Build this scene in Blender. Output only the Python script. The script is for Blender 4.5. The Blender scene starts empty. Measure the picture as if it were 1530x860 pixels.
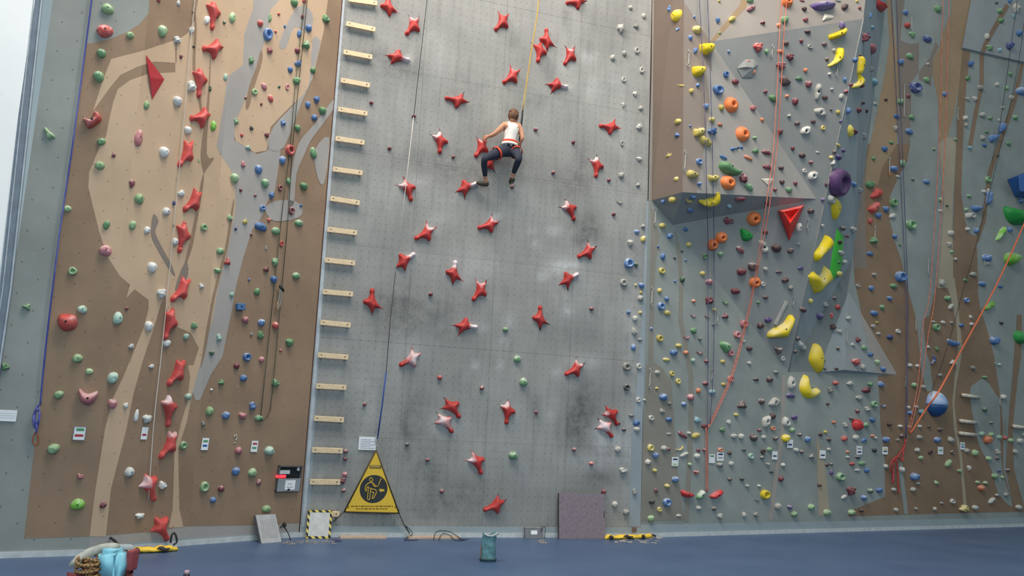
import bpy, bmesh, math, random
from mathutils import Vector as V, Matrix, noise
from mathutils.geometry import delaunay_2d_cdt

random.seed(7)
R_ = math.radians
scene = bpy.context.scene
COL = scene.collection

# ------------------------------------------------------------------ camera
FPX, CX, CY, CAMH = 1100.0, 765.0, 430.0, 1.65
PITCH, ROLL = R_(11.62), R_(2.33)
cF = V((0, math.cos(PITCH), math.sin(PITCH)))
_r0 = V((1, 0, 0)); _u0 = _r0.cross(cF)
cR = _r0*math.cos(ROLL) + _u0*math.sin(ROLL)
cU = _u0*math.cos(ROLL) - _r0*math.sin(ROLL)
CAM = V((0, 0, CAMH))
cam_d = bpy.data.cameras.new('camera')
cam_d.sensor_width = 36; cam_d.sensor_fit = 'HORIZONTAL'
cam_d.lens = FPX/1530*36; cam_d.clip_end = 200
cam = bpy.data.objects.new('camera', cam_d)
m = Matrix((cR, cU, -cF)).transposed().to_4x4(); m.translation = CAM
cam.matrix_world = m
COL.objects.link(cam); scene.camera = cam

# ------------------------------------------------------------------ light
scene.view_settings.view_transform = 'Standard'
scene.view_settings.look = 'None'
scene.view_settings.gamma = 1
scene.view_settings.use_curve_mapping = False
scene.view_settings.exposure = 0.0
w = bpy.data.worlds.new('hall_daylight'); scene.world = w; w.use_nodes = True
bgn = w.node_tree.nodes['Background']
bgn.inputs[0].default_value = (0.72, 0.92, 1.0, 1); bgn.inputs[1].default_value = 0.40

def area(name, loc, target, size, power, color, sy=None):
    d = bpy.data.lights.new(name, 'AREA'); d.energy = power; d.color = color
    d.shape = 'RECTANGLE'; d.size = size; d.size_y = sy or size
    o = bpy.data.objects.new(name, d); COL.objects.link(o)
    o.location = loc
    o.rotation_euler = (V(target)-V(loc)).to_track_quat('-Z', 'Y').to_euler()
    return o
area('skylight', (-1.5, 6.0, 15.5), (0.0, 13.5, 8.0), 16.0, 2800, (1.0, 0.885, 0.78), 4.0)
area('front_fill', (3.0, -7.0, 6.5), (-2.0, 12.0, 4.5), 12.0, 850, (0.80, 0.95, 1.0), 5.0)  # added fill lamp behind the camera, lifts the overhang and the left side

# ------------------------------------------------------------------ projection helpers
def ray(x, y): return cR*((x-CX)/FPX) - cU*((y-CY)/FPX) + cF
def floorpt(x, y, z=0.0):
    r = ray(x, y); return CAM + r*((z-CAMH)/r.z)
def proj(p):
    d = V(p)-CAM; z = d.dot(cF)
    return (CX+FPX*d.dot(cR)/z, CY-FPX*d.dot(cU)/z)
class Plane:
    def __init__(s, p, n):
        n = n.normalized()
        if n.dot(CAM-p) < 0: n = -n
        s.p, s.n = p, n
    def hit(s, x, y, off=0.0):
        r = ray(x, y)
        return CAM + r*((s.p + s.n*off - CAM).dot(s.n)/r.dot(s.n))
def plane3(a, b, c): return Plane(a, (b-a).cross(c-a))
def on_line_z(a, b, z):
    t = (z-a.z)/(b.z-a.z); return a+(b-a)*t

# ------------------------------------------------------------------ materials
def srgb(r, g, b):
    f = lambda c: (c/255/12.92 if c/255 <= .04045 else ((c/255+.055)/1.055)**2.4)
    return (f(r), f(g), f(b), 1)
MATS = {}
def base_mat(name, rough=.6, spec=.3):
    mt = bpy.data.materials.new(name); mt.use_nodes = True
    nt = mt.node_tree; b = nt.nodes['Principled BSDF']
    b.inputs['Roughness'].default_value = rough
    b.inputs['Specular IOR Level'].default_value = spec
    return mt, nt, b
def N(nt, t, **kw):
    n = nt.nodes.new(t)
    for k, v in kw.items(): setattr(n, k, v)
    return n
def math_n(nt, op, a, b=None, c=None):
    n = N(nt, 'ShaderNodeMath', operation=op)
    for i, x in enumerate((a, b, c)):
        if x is None: continue
        if isinstance(x, (int, float)): n.inputs[i].default_value = x
        else: nt.links.new(x, n.inputs[i])
    return n.outputs[0]
def mix_n(nt, fac, a, b, mode='MIX'):
    n = N(nt, 'ShaderNodeMix', data_type='RGBA', blend_type=mode)
    for s, x in ((n.inputs[0], fac), (n.inputs[6], a), (n.inputs[7], b)):
        if isinstance(x, (int, float)): s.default_value = x
        elif isinstance(x, tuple): s.default_value = x
        else: nt.links.new(x, s)
    return n.outputs[2]
def noise_n(nt, vec, scale, detail=3, rough=.55):
    n = N(nt, 'ShaderNodeTexNoise'); n.inputs['Scale'].default_value = scale
    n.inputs['Detail'].default_value = detail; n.inputs['Roughness'].default_value = rough
    if vec is not None: nt.links.new(vec, n.inputs['Vector'])
    return n.outputs['Fac']
def ramp_n(nt, fac, lo, hi):
    n = N(nt, 'ShaderNodeMapRange'); n.inputs[1].default_value = lo; n.inputs[2].default_value = hi
    nt.links.new(fac, n.inputs[0]); return n.outputs[0]

def flat_mat(name, rgb, rough=.55, spec=.3, var=.12, scale=9.0, metallic=0.0):
    """one colour with a little procedural unevenness"""
    if name in MATS: return MATS[name]
    mt, nt, b = base_mat(name, rough, spec)
    tc = N(nt, 'ShaderNodeTexCoord')
    f = ramp_n(nt, noise_n(nt, tc.outputs['Object'], scale), .3, .7)
    c = srgb(*rgb); dk = tuple(x*(1-var) for x in c[:3])+(1,); lt = tuple(min(1, x*(1+var)) for x in c[:3])+(1,)
    nt.links.new(mix_n(nt, f, dk, lt), b.inputs['Base Color'])
    b.inputs['Metallic'].default_value = metallic
    MATS[name] = mt; return mt

def wall_mat(name, rgb, pitch=.125, stagger=False, dots=True, attr=False, scuff=.16, dotr=.011):
    """matt wall paint: cloudy wear, fine chalk flecks, small bolt holes on a metric grid (UV in metres)"""
    if name in MATS: return MATS[name]
    mt, nt, b = base_mat(name, .78, .2)
    uv = N(nt, 'ShaderNodeUVMap').outputs[0]
    c = srgb(*rgb)
    col = tuple(c)
    big = ramp_n(nt, noise_n(nt, uv, .9, 5, .6), .3, .72)
    dk = tuple(x*(1-scuff) for x in c[:3])+(1,); lt = tuple(min(1, x*(1+scuff)) for x in c[:3])+(1,)
    col = mix_n(nt, big, dk, lt)
    fine = ramp_n(nt, noise_n(nt, uv, 14, 4, .6), .66, .80)
    col = mix_n(nt, math_n(nt, 'MULTIPLY', fine, .35), col, srgb(205, 205, 200))
    dark = ramp_n(nt, noise_n(nt, uv, 6.3, 4, .65), .66, .84)
    col = mix_n(nt, math_n(nt, 'MULTIPLY', dark, .28), col, srgb(70, 66, 62))
    if attr:
        mp = N(nt, 'ShaderNodeMapping'); mp.inputs['Scale'].default_value = (5.0, .55, 1); nt.links.new(uv, mp.inputs['Vector'])
        smear = ramp_n(nt, noise_n(nt, mp.outputs[0], 1.6, 6, .7), .48, .78)
        col = mix_n(nt, math_n(nt, 'MULTIPLY', smear, .34), col, srgb(78, 80, 80))
        cloud = ramp_n(nt, noise_n(nt, uv, .55, 4, .6), .46, .66)
        col = mix_n(nt, math_n(nt, 'MULTIPLY', cloud, .22), col, srgb(86, 88, 90))
        a = N(nt, 'ShaderNodeAttribute', attribute_name='wear')
        sep = N(nt, 'ShaderNodeSeparateColor'); nt.links.new(a.outputs['Color'], sep.inputs[0])
        br = ramp_n(nt, noise_n(nt, uv, 5, 6, .7), .25, .7)
        col = mix_n(nt, math_n(nt, 'MULTIPLY', sep.outputs[0], br), col, srgb(226, 228, 230))
        col = mix_n(nt, math_n(nt, 'MULTIPLY', sep.outputs[1], br), col, srgb(62, 64, 66))
    if dots:
        s = N(nt, 'ShaderNodeSeparateXYZ'); nt.links.new(uv, s.inputs[0])
        u, v = s.outputs[0], s.outputs[1]
        if stagger:
            row = math_n(nt, 'FLOOR', math_n(nt, 'DIVIDE', v, pitch*.5))
            u = math_n(nt, 'ADD', u, math_n(nt, 'MULTIPLY', math_n(nt, 'MODULO', row, 2), pitch*.5))
            pv = pitch*.5
        else: pv = pitch
        du = math_n(nt, 'MULTIPLY', math_n(nt, 'SUBTRACT', math_n(nt, 'FRACT', math_n(nt, 'DIVIDE', u, pitch)), .5), pitch)
        dv = math_n(nt, 'MULTIPLY', math_n(nt, 'SUBTRACT', math_n(nt, 'FRACT', math_n(nt, 'DIVIDE', v, pv)), .5), pv)
        d = math_n(nt, 'SQRT', math_n(nt, 'ADD', math_n(nt, 'MULTIPLY', du, du), math_n(nt, 'MULTIPLY', dv, dv)))
        msk = math_n(nt, 'LESS_THAN', d, dotr)
        col = mix_n(nt, math_n(nt, 'MULTIPLY', msk, .42), col, srgb(38, 36, 36))
    nt.links.new(col, b.inputs['Base Color'])
    bp = N(nt, 'ShaderNodeBump'); bp.inputs['Strength'].default_value = .15; bp.inputs['Distance'].default_value = .004
    nt.links.new(noise_n(nt, uv, 90, 2), bp.inputs['Height']); nt.links.new(bp.outputs[0], b.inputs['Normal'])
    MATS[name] = mt; return mt

def hold_mat(name, rgb, chalk=.35, rough=.5):
    """cast resin with chalk dust that settles on the upper sides, a different amount on each hold"""
    if name in MATS: return MATS[name]
    mt, nt, b = base_mat(name, rough, .35)
    tc = N(nt, 'ShaderNodeTexCoord'); oi = N(nt, 'ShaderNodeObjectInfo'); ge = N(nt, 'ShaderNodeNewGeometry')
    c = srgb(*rgb)
    hs = N(nt, 'ShaderNodeHueSaturation'); hs.inputs['Color'].default_value = c
    nt.links.new(ramp_n(nt, oi.outputs['Random'], -1.4, 1.6), hs.inputs['Value'])
    hs.inputs['Value'].default_value = 1
    va = math_n(nt, 'ADD', .82, math_n(nt, 'MULTIPLY', oi.outputs['Random'], .36)); nt.links.new(va, hs.inputs['Value'])
    s = N(nt, 'ShaderNodeSeparateXYZ'); nt.links.new(ge.outputs['Normal'], s.inputs[0])
    up = ramp_n(nt, s.outputs[2], -.1, .9)
    vm = N(nt, 'ShaderNodeVectorMath', operation='ADD'); nt.links.new(tc.outputs['Object'], vm.inputs[0])
    nt.links.new(oi.outputs['Location'], vm.inputs[1])
    nz = ramp_n(nt, noise_n(nt, vm.outputs[0], 2.3, 4, .65), .42, .68)
    amt = math_n(nt, 'MULTIPLY', math_n(nt, 'MULTIPLY', math_n(nt, 'ADD', up, .25), nz),
                 math_n(nt, 'MULTIPLY', math_n(nt, 'ADD', oi.outputs['Random'], .25), chalk*1.6))
    amt = math_n(nt, 'MINIMUM', amt, .85)
    nt.links.new(mix_n(nt, amt, hs.outputs[0], srgb(228, 226, 224)), b.inputs['Base Color'])
    MATS[name] = mt; return mt

# ------------------------------------------------------------------ object helpers
def new_obj(name, me, mat=None, parent=None, mw=None):
    o = bpy.data.objects.new(name, me); COL.objects.link(o)
    if mat is not None and me is not None and not me.materials: me.materials.append(mat)
    if parent is not None: o.parent = parent
    if mw is not None: o.matrix_local = mw
    return o
def tag(o, label=None, cat=None, group=None, kind=None):
    if label: o['label'] = label
    if cat: o['category'] = cat
    if group: o['group'] = group
    if kind: o['kind'] = kind
    return o
def pymesh(name, vs, fs, smooth=False):
    me = bpy.data.meshes.new(name); me.from_pydata([tuple(v) for v in vs], [], fs); me.validate(); me.update()
    if smooth:
        for p in me.polygons: p.use_smooth = True
    return me
def bm_mesh(name, bm, smooth=False):
    me = bpy.data.meshes.new(name); bm.to_mesh(me); bm.free()
    if smooth:
        for p in me.polygons: p.use_smooth = True
    return me
def add_box(bm, x0, x1, y0, y1, z0, z1, mi=0):
    v = [bm.verts.new((x, y, z)) for z in (z0, z1) for y in (y0, y1) for x in (x0, x1)]
    for f in ((0, 2, 3, 1), (4, 5, 7, 6), (0, 1, 5, 4), (2, 6, 7, 3), (0, 4, 6, 2), (1, 3, 7, 5)):
        fc = bm.faces.new([v[i] for i in f]); fc.material_index = mi
def box_mesh(name, x0, x1, y0, y1, z0, z1, bev=0.0):
    bm = bmesh.new(); add_box(bm, x0, x1, y0, y1, z0, z1)
    if bev: bmesh.ops.bevel(bm, geom=bm.edges[:], offset=bev, segments=2, affect='EDGES', profile=.6)
    return bm_mesh(name, bm)
def tube_mesh(name, pts, rad, seg=6, close=False):
    pts = [V(p) for p in pts]; n = len(pts); vs = []; fs = []
    rads = rad if isinstance(rad, (list, tuple)) else [rad]*n
    t0 = (pts[1]-pts[0]).normalized()
    up = V((0, 0, 1)) if abs(t0.z) < .9 else V((1, 0, 0))
    x = t0.cross(up).normalized()
    for i, p in enumerate(pts):
        t = (pts[(i+1) % n if close else min(i+1, n-1)]-pts[(i-1) % n if close else max(i-1, 0)])
        if t.length < 1e-9: t = t0
        t.normalize(); x = (x-t*x.dot(t)); x.normalize(); y = t.cross(x)
        for k in range(seg):
            a = 2*math.pi*k/seg; vs.append(p+(x*math.cos(a)+y*math.sin(a))*rads[i])
    for i in range(n if close else n-1):
        j = (i+1) % n
        for k in range(seg):
            l = (k+1) % seg; fs.append((i*seg+k, i*seg+l, j*seg+l, j*seg+k))
    if not close: fs += [tuple(range(seg))[::-1], tuple(range((n-1)*seg, n*seg))]
    return pymesh(name, vs, fs, True)
def smooth_path(pts, sub=6, close=False):
    pts = [V(p) for p in pts]; n = len(pts); out = []
    for i in range(n if close else n-1):
        g = lambda k: pts[k % n] if close else pts[max(0, min(n-1, k))]
        p0, p1, p2, p3 = g(i-1), g(i), g(i+1), g(i+2)
        for s in range(sub):
            t = s/sub
            out.append(.5*((2*p1)+(p2-p0)*t+(2*p0-5*p1+4*p2-p3)*t*t+(3*p1-p0-3*p2+p3)*t**3))
    if not close: out.append(pts[-1])
    return out
def inflate(name, outline, H, sharp=.5, step=None, rim=.0, noise_a=0.0, seed=0, dimple=None, back=0.02):
    """a solid pillow over a closed 2-D outline: height grows with distance from the edge"""
    pts = [V((p[0], p[1])) for p in outline]; n = len(pts)
    area_ = sum(pts[i].cross(pts[(i+1) % n]) for i in range(n))
    if area_ < 0: pts.reverse()
    xs = [p.x for p in pts]; ys = [p.y for p in pts]
    ext = max(max(xs)-min(xs), max(ys)-min(ys)); step = step or ext/11
    def dist(q):
        best = 1e9
        for i in range(n):
            a, b2 = pts[i], pts[(i+1) % n]; ab = b2-a; L = ab.length_squared
            t = 0 if L == 0 else max(0, min(1, (q-a).dot(ab)/L)); best = min(best, (q-(a+ab*t)).length)
        return best
    def inside(q):
        c = False
        for i in range(n):
            a, b2 = pts[i], pts[(i+1) % n]
            if (a.y > q.y) != (b2.y > q.y) and q.x < (b2.x-a.x)*(q.y-a.y)/(b2.y-a.y)+a.x: c = not c
        return c
    inner = []; j = 0; y = min(ys)
    while y < max(ys):
        x = min(xs)+(step/2 if j % 2 else 0)
        while x < max(xs):
            q = V((x, y))
            if inside(q) and dist(q) > step*.45: inner.append(q)
            x += step
        y += step*.87; j += 1
    allp = pts+inner
    r = delaunay_2d_cdt(allp, [(i, (i+1) % n) for i in range(n)], [list(range(n))], 1, 1e-6)
    v2, tris = r[0], r[2]
    ds = [dist(q) for q in v2]; dm = max(ds) or 1
    vs = []
    for q, d in zip(v2, ds):
        t = min(1, d/dm); h = H*(1-(1-t)**2)**sharp if t > 1e-6 else 0
        h += rim if d > 1e-6 else 0
        if noise_a and d > 1e-6: h *= 1+noise_a*noise.noise(V((q.x/ext*4+seed, q.y/ext*4, seed*1.7)))
        if dimple:
            for dx, dy, dr, dd in dimple:
                k = (q-V((dx, dy))).length/dr
                if k < 1: h -= dd*(1-k*k)
        vs.append(V((q.x, q.y, h)))
    nb = len(vs)
    # skirt down to the wall
    bi = [i for i, d in enumerate(ds) if d < 1e-6]
    edge = {}
    for t in tris:
        for a, b2 in ((t[0], t[1]), (t[1], t[2]), (t[2], t[0])): edge[(a, b2)] = 1
    low = {}
    fs = [tuple(t) for t in tris]
    for (a, b2) in list(edge):
        if (b2, a) not in edge:
            for k in (a, b2):
                if k not in low: low[k] = len(vs); vs.append(V((vs[k].x, vs[k].y, -back)))
            fs.append((a, low[a], low[b2], b2))
    return pymesh(name, vs, fs, True)
def smooth2(outline, sub=4):
    return [(p.x, p.y) for p in smooth_path([V((a, b, 0)) for a, b in outline], sub, True)]
# ================================================================== THE WALL SHELL
YAW, OVH = R_(16.70), R_(5.0)
sp_h = V((math.cos(YAW), math.sin(YAW), 0)); sp_n0 = V((math.sin(YAW), -math.cos(YAW), 0))
sp_v = V((0, 0, 1))*math.cos(OVH) + sp_n0*math.sin(OVH)
SP = Plane(V((0, 13.142, CAMH)), sp_h.cross(sp_v))
YT = -170
def ln(p0, p1, y): return p0[0]+(p1[0]-p0[0])*(y-p0[1])/(p1[1]-p0[1])
def edge_on(pl, top, bot):
    """top and bottom ends of a straight edge seen through two picture points, on a plane, from floor level up"""
    a, b = pl.hit(*top), pl.hit(*bot)
    return on_line_z(a, b, 0.0), pl.hit(ln(top, bot, YT), YT)
S1b, S1t = edge_on(SP, (512, 0), (447, 803))
S2b, S2t = edge_on(SP, (976, 0), (957, 798))
F2b = floorpt(281, 814); L3 = plane3(S1b, S1t, F2b); F2t = L3.hit(ln((352, 0), (281, 814), YT), YT)
F1b = floorpt(131, 829); L2 = plane3(F2b, F2t, F1b); F1t = L2.hit(ln((224, 0), (131, 829), YT), YT)
_a = F1b - V((math.cos(R_(28)), math.sin(R_(28)), 0)); L1 = plane3(F1b, F1t, _a)
F0b, F0t = edge_on(L1, (79, 0), (1, 540))
T0b, T0t = edge_on(L1, (64, 0), (2.5, 430))
RB = S2b + V((math.cos(R_(27)), math.sin(R_(27)), 0))*20
RW = plane3(S2b, S2t, RB)
rw_h = (RB-S2b).normalized()
rw_v = RW.n.cross(rw_h) if RW.n.cross(rw_h).z > 0 else -RW.n.cross(rw_h)
RtT = RW.hit(1980, YT-120); RtB = S2b + rw_h*((RtT-S2b).dot(rw_h))
def rwp(x, y, off=0): return RW.hit(x, y, off)
# bulging prism and overhang on the right-hand wall
vb = rwp(1020, 287, .72); va = rwp(974, 299); vd = rwp(1005, 336); ve = rwp(1178, 555); vc = rwp(1220, 297, .80)
MO = plane3(vd, ve, vc); vg = MO.hit(1062, 62); vh = MO.hit(1290, 28)
FR = plane3(vb, vc, vg); vbt = FR.hit(1023, YT); vgt = FR.hit(1052, YT); vat = rwp(979, YT)
NP = plane3(vg, vh, vgt); vht = NP.hit(1312, YT)
k3, k2, k1, k0 = rwp(1247, 556), rwp(1274, 385), rwp(1325, 0), rwp(1334, YT)
pt, pbr, pbl, pap = rwp(1268, 436), rwp(1341, 560), rwp(1222, 556), rwp(1262, 552, .11)
wtl, wtr = rwp(1482, YT), rwp(1640, YT)
wbl, wbr, wblo, wbro = rwp(1436, 74, 0), rwp(1620, 116, 0), rwp(1438, 71, .06), rwp(1620, 113, .06)

C_GREY = (148, 154, 150)
M_GREY = wall_mat('grey_wall_paint', C_GREY, dots=False)
M_L1 = wall_mat('grey_wall_paint_left', (146, 150, 146), pitch=.40, stagger=True, dotr=.012)
M_SPEED = wall_mat('speed_wall_paint', (152, 153, 150), attr=True, scuff=.12, dotr=.010)
M_BROWN = wall_mat('brown_wall_paint', (148, 125, 104), pitch=.40, stagger=True, dotr=.010)
M_BROWN_D = wall_mat('dark_brown_wall_paint', (142, 118, 96), dots=False)
M_TAN = wall_mat('tan_wall_paint', (196, 170, 143), pitch=.40, stagger=True, dotr=.010, scuff=.1)
M_TAN_R = wall_mat('ochre_wall_paint', (164, 140, 112), dots=False, scuff=.1)
M_PALE = wall_mat('pale_wall_paint', (172, 160, 138), dots=False, scuff=.1)
M_STREAK = wall_mat('blue_grey_wall_paint', (164, 160, 156), dots=False, scuff=.1)
M_TAUPE = wall_mat('taupe_wall_paint', (138, 126, 116), dots=False, scuff=.08)
M_TAUPE_L = wall_mat('light_taupe_wall_paint', (166, 158, 150), dots=False, scuff=.08)
M_GREY_D = wall_mat('slate_wall_paint', (146, 148, 146), dots=False, scuff=.1)
M_OLIVE = wall_mat('olive_grey_wall_paint', (142, 138, 128), dots=False, scuff=.08)
M_PBLUE = wall_mat('pale_blue_wall_paint', (150, 160, 166), dots=False, scuff=.08)
M_ARETE = wall_mat('arete_wall_paint', (150, 158, 160), dots=False, scuff=.1)
M_WEDGE = wall_mat('pale_grey_wall_paint', (156, 160, 160), dots=False, scuff=.1)

FACETS = []
class Facet:
    def __init__(s, key, verts, section, mat, parent, name=None, register=True, show=True):
        s.key, s.verts, s.section = key, verts, section
        s.pl = plane3(verts[0], verts[1], verts[2]); n = s.pl.n
        hh = V((0, 0, 1)).cross(n)
        if hh.length < 1e-4: hh = V((1, 0, 0))
        s.h = hh.normalized(); s.v = n.cross(s.h); s.n = n
        if s.h.dot(cR) < 0: s.h, s.v = -s.h, -s.v
        if s.n.dot(CAM-verts[0]) <= 0: s.n = -s.n
        s.px = [proj(p) for p in verts]
        s.obj = None
        if show:
            order = list(range(len(verts)))
            nn = (verts[1]-verts[0]).cross(verts[2]-verts[0])
            if nn.dot(s.n) < 0: order.reverse()
            me = pymesh(key, verts, [order]); uvs(me, s)
            s.obj = new_obj(name or key, me, mat, parent)
        if register: FACETS.append(s)
    def hit(s, x, y, off=0): return s.pl.hit(x, y, off)
    def scale(s, x, y):
        p = s.hit(x, y); a, b = proj(p-s.h*.05), proj(p+s.h*.05); c, d = proj(p-s.v*.05), proj(p+s.v*.05)
        return math.hypot(b[0]-a[0], b[1]-a[1])*10, math.hypot(d[0]-c[0], d[1]-c[1])*10
    def mat4(s, p, ang=0.0):
        c, sn = math.cos(ang), math.sin(ang)
        ex = s.h*c + s.v*sn; ey = s.v*c - s.h*sn
        M4 = Matrix((ex, ey, s.n)).transposed().to_4x4(); M4.translation = p; return M4
    def dirang(s, x, y, a):
        """in-plane angle of a direction seen in the picture at angle a (degrees, anticlockwise)"""
        p = s.hit(x, y); q = s.hit(x+8*math.cos(R_(a)), y-8*math.sin(R_(a))); d = q-p
        return math.atan2(d.dot(s.v), d.dot(s.h))
    def loc(s, p): d = V(p)-s.pl.p; return (d.dot(s.h), d.dot(s.v))
def uvs(me, fc, o=None):
    uvl = me.uv_layers.new(name='UVMap'); o = o or V((0, 0, 0))
    for lp in me.loops:
        p = me.vertices[lp.vertex_index].co - o
        uvl.data[lp.index].uv = (p.dot(fc.h)+50, p.dot(fc.v)+50)
def inpoly(p, poly):
    c = False; n = len(poly)
    for i in range(n):
        a, b = poly[i], poly[(i+1) % n]
        if (a[1] > p[1]) != (b[1] > p[1]) and p[0] < (b[0]-a[0])*(p[1]-a[1])/(b[1]-a[1])+a[0]: c = not c
    return c

def root(name, kind='structure'):
    o = bpy.data.objects.new(name, None); COL.objects.link(o); o['kind'] = kind; return o
W_LEFT, W_CEN, W_RIGHT = root('wall_left'), root('wall_center'), root('wall_right')
tag(W_LEFT, 'tan, brown and grey painted climbing wall wing beside the white wall', 'wall')
tag(W_CEN, 'grey speed climbing wall of bolt-hole panels with chalk marks', 'wall')
tag(W_RIGHT, 'grey and brown climbing wall with bulging prism and overhang', 'wall')

S_PRISM, S_OVER, S_ARETE, S_LOW, S_SWIRL, S_WING, S_OUT, S_SPD = ('bulging prism', 'slate overhang', 'arete strip', 'lower grey wall',
    'brown swirl wall', 'tan left wing', 'outer grey-brown panel', 'speed wall')
Facet('prism_left_face', [vat, vbt, vb, va], S_PRISM, wall_mat('prism_side_paint', (120, 107, 98), dots=False, scuff=.06), W_RIGHT)
Facet('prism_front_face', [vbt, vgt, vg, vc, vb], S_PRISM, wall_mat('prism_front_paint', (166, 162, 156), dots=False, scuff=.08), W_RIGHT)
Facet('prism_underside', [va, vb, vd], S_PRISM+' underside', M_GREY_D, W_RIGHT)
Facet('prism_underside', [vb, vc, vd], S_PRISM+' underside', M_GREY_D, W_RIGHT)
Facet('overhang_face', [vd, vc, vg, vh, ve], S_OVER, M_GREY_D, W_RIGHT)
Facet('overhang_top_face', [vgt, vht, vh, vg], S_OVER+' top', M_TAUPE_L, W_RIGHT)
Facet('pyramid_right_face', [pt, pap, pbr], S_ARETE, M_WEDGE, W_RIGHT)
Facet('pyramid_left_face', [pt, pbl, pap], S_ARETE, M_ARETE, W_RIGHT)
Facet('pyramid_bottom_face', [pbl, pbr, pap], S_ARETE, M_ARETE, W_RIGHT)
Facet('arete_face', [ve, k3, k2], S_ARETE, M_ARETE, W_RIGHT)
Facet('arete_face', [ve, k2, vh], S_ARETE, M_ARETE, W_RIGHT)
Facet('arete_face', [vh, k2, k1], S_ARETE, M_ARETE, W_RIGHT)
Facet('arete_face', [vh, k1, k0, vht], S_ARETE, M_ARETE, W_RIGHT)
Facet('wedge_front_face', [wtl, wblo, wbro, wtr], S_SWIRL, M_WEDGE, W_RIGHT)
Facet('wedge_bottom_face', [wbl, wbr, wbro, wblo], S_SWIRL, M_WEDGE, W_RIGHT, register=False)
Facet('wedge_side_face', [wtl, wbl, wblo], S_SWIRL, M_WEDGE, W_RIGHT, register=False)
f_rw = Facet('lower_face', [S2b, S2t, RtT, RtB], S_LOW, M_GREY, W_RIGHT)
f_l1 = Facet('outer_panel_face', [F0b, F0t, F1t, F1b], S_OUT, M_L1, W_LEFT)
f_l2 = Facet('wing_face', [F1b, F1t, F2t, F2b], S_WING, M_STREAK, W_LEFT)
f_l3 = Facet('wing_face', [F2b, F2t, S1t, S1b], S_WING, M_STREAK, W_LEFT)
f_sp = Facet('speed_backing', [S1b, S1t, S2t, S2b], S_SPD, M_GREY_D, W_CEN, show=False)
BYKEY = {f.key: f for f in FACETS}
def facet_at(x, y, prefer=None):
    for f in FACETS:
        if prefer and f.key not in prefer: continue
        if inpoly((x, y), f.px): return f
    if prefer: return facet_at(x, y)
    return f_rw if x > 965 else (f_sp if x > 470 else f_l1)
def section_of(f, x, y):
    if f is f_rw and (x > 1262 and (y < 470 or x > 1318)): return S_SWIRL
    return f.section

# ---- speed wall: square plywood panels with hairline joints, wear kept per vertex
WEAR = []   # (px, py, rx, ry, white, dark)
for s in """600 105 46 26 0 .32;700 130 60 40 .0 .18;655 95 14 40 .35 0;640 60 12 22 .25 0;560 80 20 12 0 .25;650 240 80 26 0 .30;690 265 40 20 0 .2;
625 270 14 8 .6 0;860 270 30 26 0 .34;870 230 14 30 0 .3;855 350 40 26 0 .25;880 345 18 30 0 .4;830 345 14 10 .8 0;795 343 8 8 .5 0;800 365 8 6 .6 0;812 413 9 7 .7 0;
847 400 26 12 .6 0;610 385 20 14 .4 0;640 480 70 50 0 .32;570 450 40 30 0 .2;600 470 30 60 0 .15;700 400 80 26 .25 0;650 330 20 10 .35 0;735 325 16 8 .3 0;
690 480 34 12 .3 0;715 490 16 6 .5 0;760 480 10 12 .5 0;755 510 8 10 .45 0;710 545 7 7 .6 0;748 545 6 8 .5 0;615 515 30 22 .5 0;600 560 50 40 .2 0;870 540 26 10 .55 0;833 557 10 8 .5 0;
860 500 50 26 0 .25;850 450 30 60 .22 0;848 465 8 8 .6 0;870 610 26 46 0 .45;860 640 20 30 0 .4;890 640 20 10 .4 0;905 655 30 16 .55 0;920 670 40 30 .35 0;885 690 40 16 .4 0;
895 715 28 16 0 .4;620 600 20 46 0 .28;650 650 40 40 0 .2;660 630 26 14 .5 0;670 640 30 26 .3 0;605 645 10 36 0 .36;690 740 60 30 0 .3;640 700 26 26 0 .34;630 760 40 20 0 .25;
735 660 30 20 .2 0;770 620 16 20 .3 0;820 620 12 14 .3 0;800 610 10 30 0 .3;530 660 20 14 .35 0;545 580 20 40 .3 0;520 500 30 20 .2 0;545 420 30 20 .2 0;880 85 14 9 .55 0;884 130 12 16 .5 0;
850 130 6 5 .8 0;611 87 8 8 .8 0;845 100 16 20 .3 0;925 120 20 40 .25 0;800 150 20 12 0 .3;765 165 12 10 0 .3;770 60 10 14 0 .2;845 25 5 16 0 .4;880 75 4 14 0 .3;820 105 8 24 0 .25;
560 200 60 60 .15 0;700 300 40 30 0 .12;560 330 50 40 .12 0;760 250 50 26 0 .26;730 200 34 20 0 .15;842 395 20 10 .6 0;883 365 12 6 .4 0;640 345 18 6 .5 0;741 322 10 6 .5 0;
935 230 10 60 .2 0;790 700 40 60 .12 0;740 580 30 26 .16 0;900 470 40 40 .14 0;560 620 20 30 .25 0;510 560 20 60 .18 0;480 700 16 60 .3 0;945 500 14 130 .35 0;945 690 14 90 .35 0""".replace('\n', '').split(';'):
    WEAR.append(tuple(float(t) for t in s.split()))
PW = (S2b-S1b).dot(sp_h)
def sp_uv(p): d = V(p)-S1b; return d.dot(f_sp.h), d.dot(f_sp.v)
def sp_pt(u, v, off=0): return S1b + f_sp.h*u + f_sp.v*v + f_sp.n*off
u_top0, v_top = sp_uv(S1t); u_top1, _ = sp_uv(S2t); u_bot1, _ = sp_uv(S2b)
def u_left(v): return u_top0*v/v_top
def u_right(v): return u_bot1 + (u_top1-u_bot1)*v/v_top
rows = max(2, round(v_top/1.5))
new_obj('panel_backing', pymesh('panel_backing', [sp_pt(u_left(0)-.08, 0, -.02), sp_pt(u_right(0)+.08, 0, -.02), sp_pt(u_right(v_top)+.08, v_top, -.02), sp_pt(u_left(v_top)-.08, v_top, -.02)], [(0, 1, 2, 3)]),
        flat_mat('dark_joint', (58, 56, 54)), W_CEN)
PCOL = 4
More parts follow.
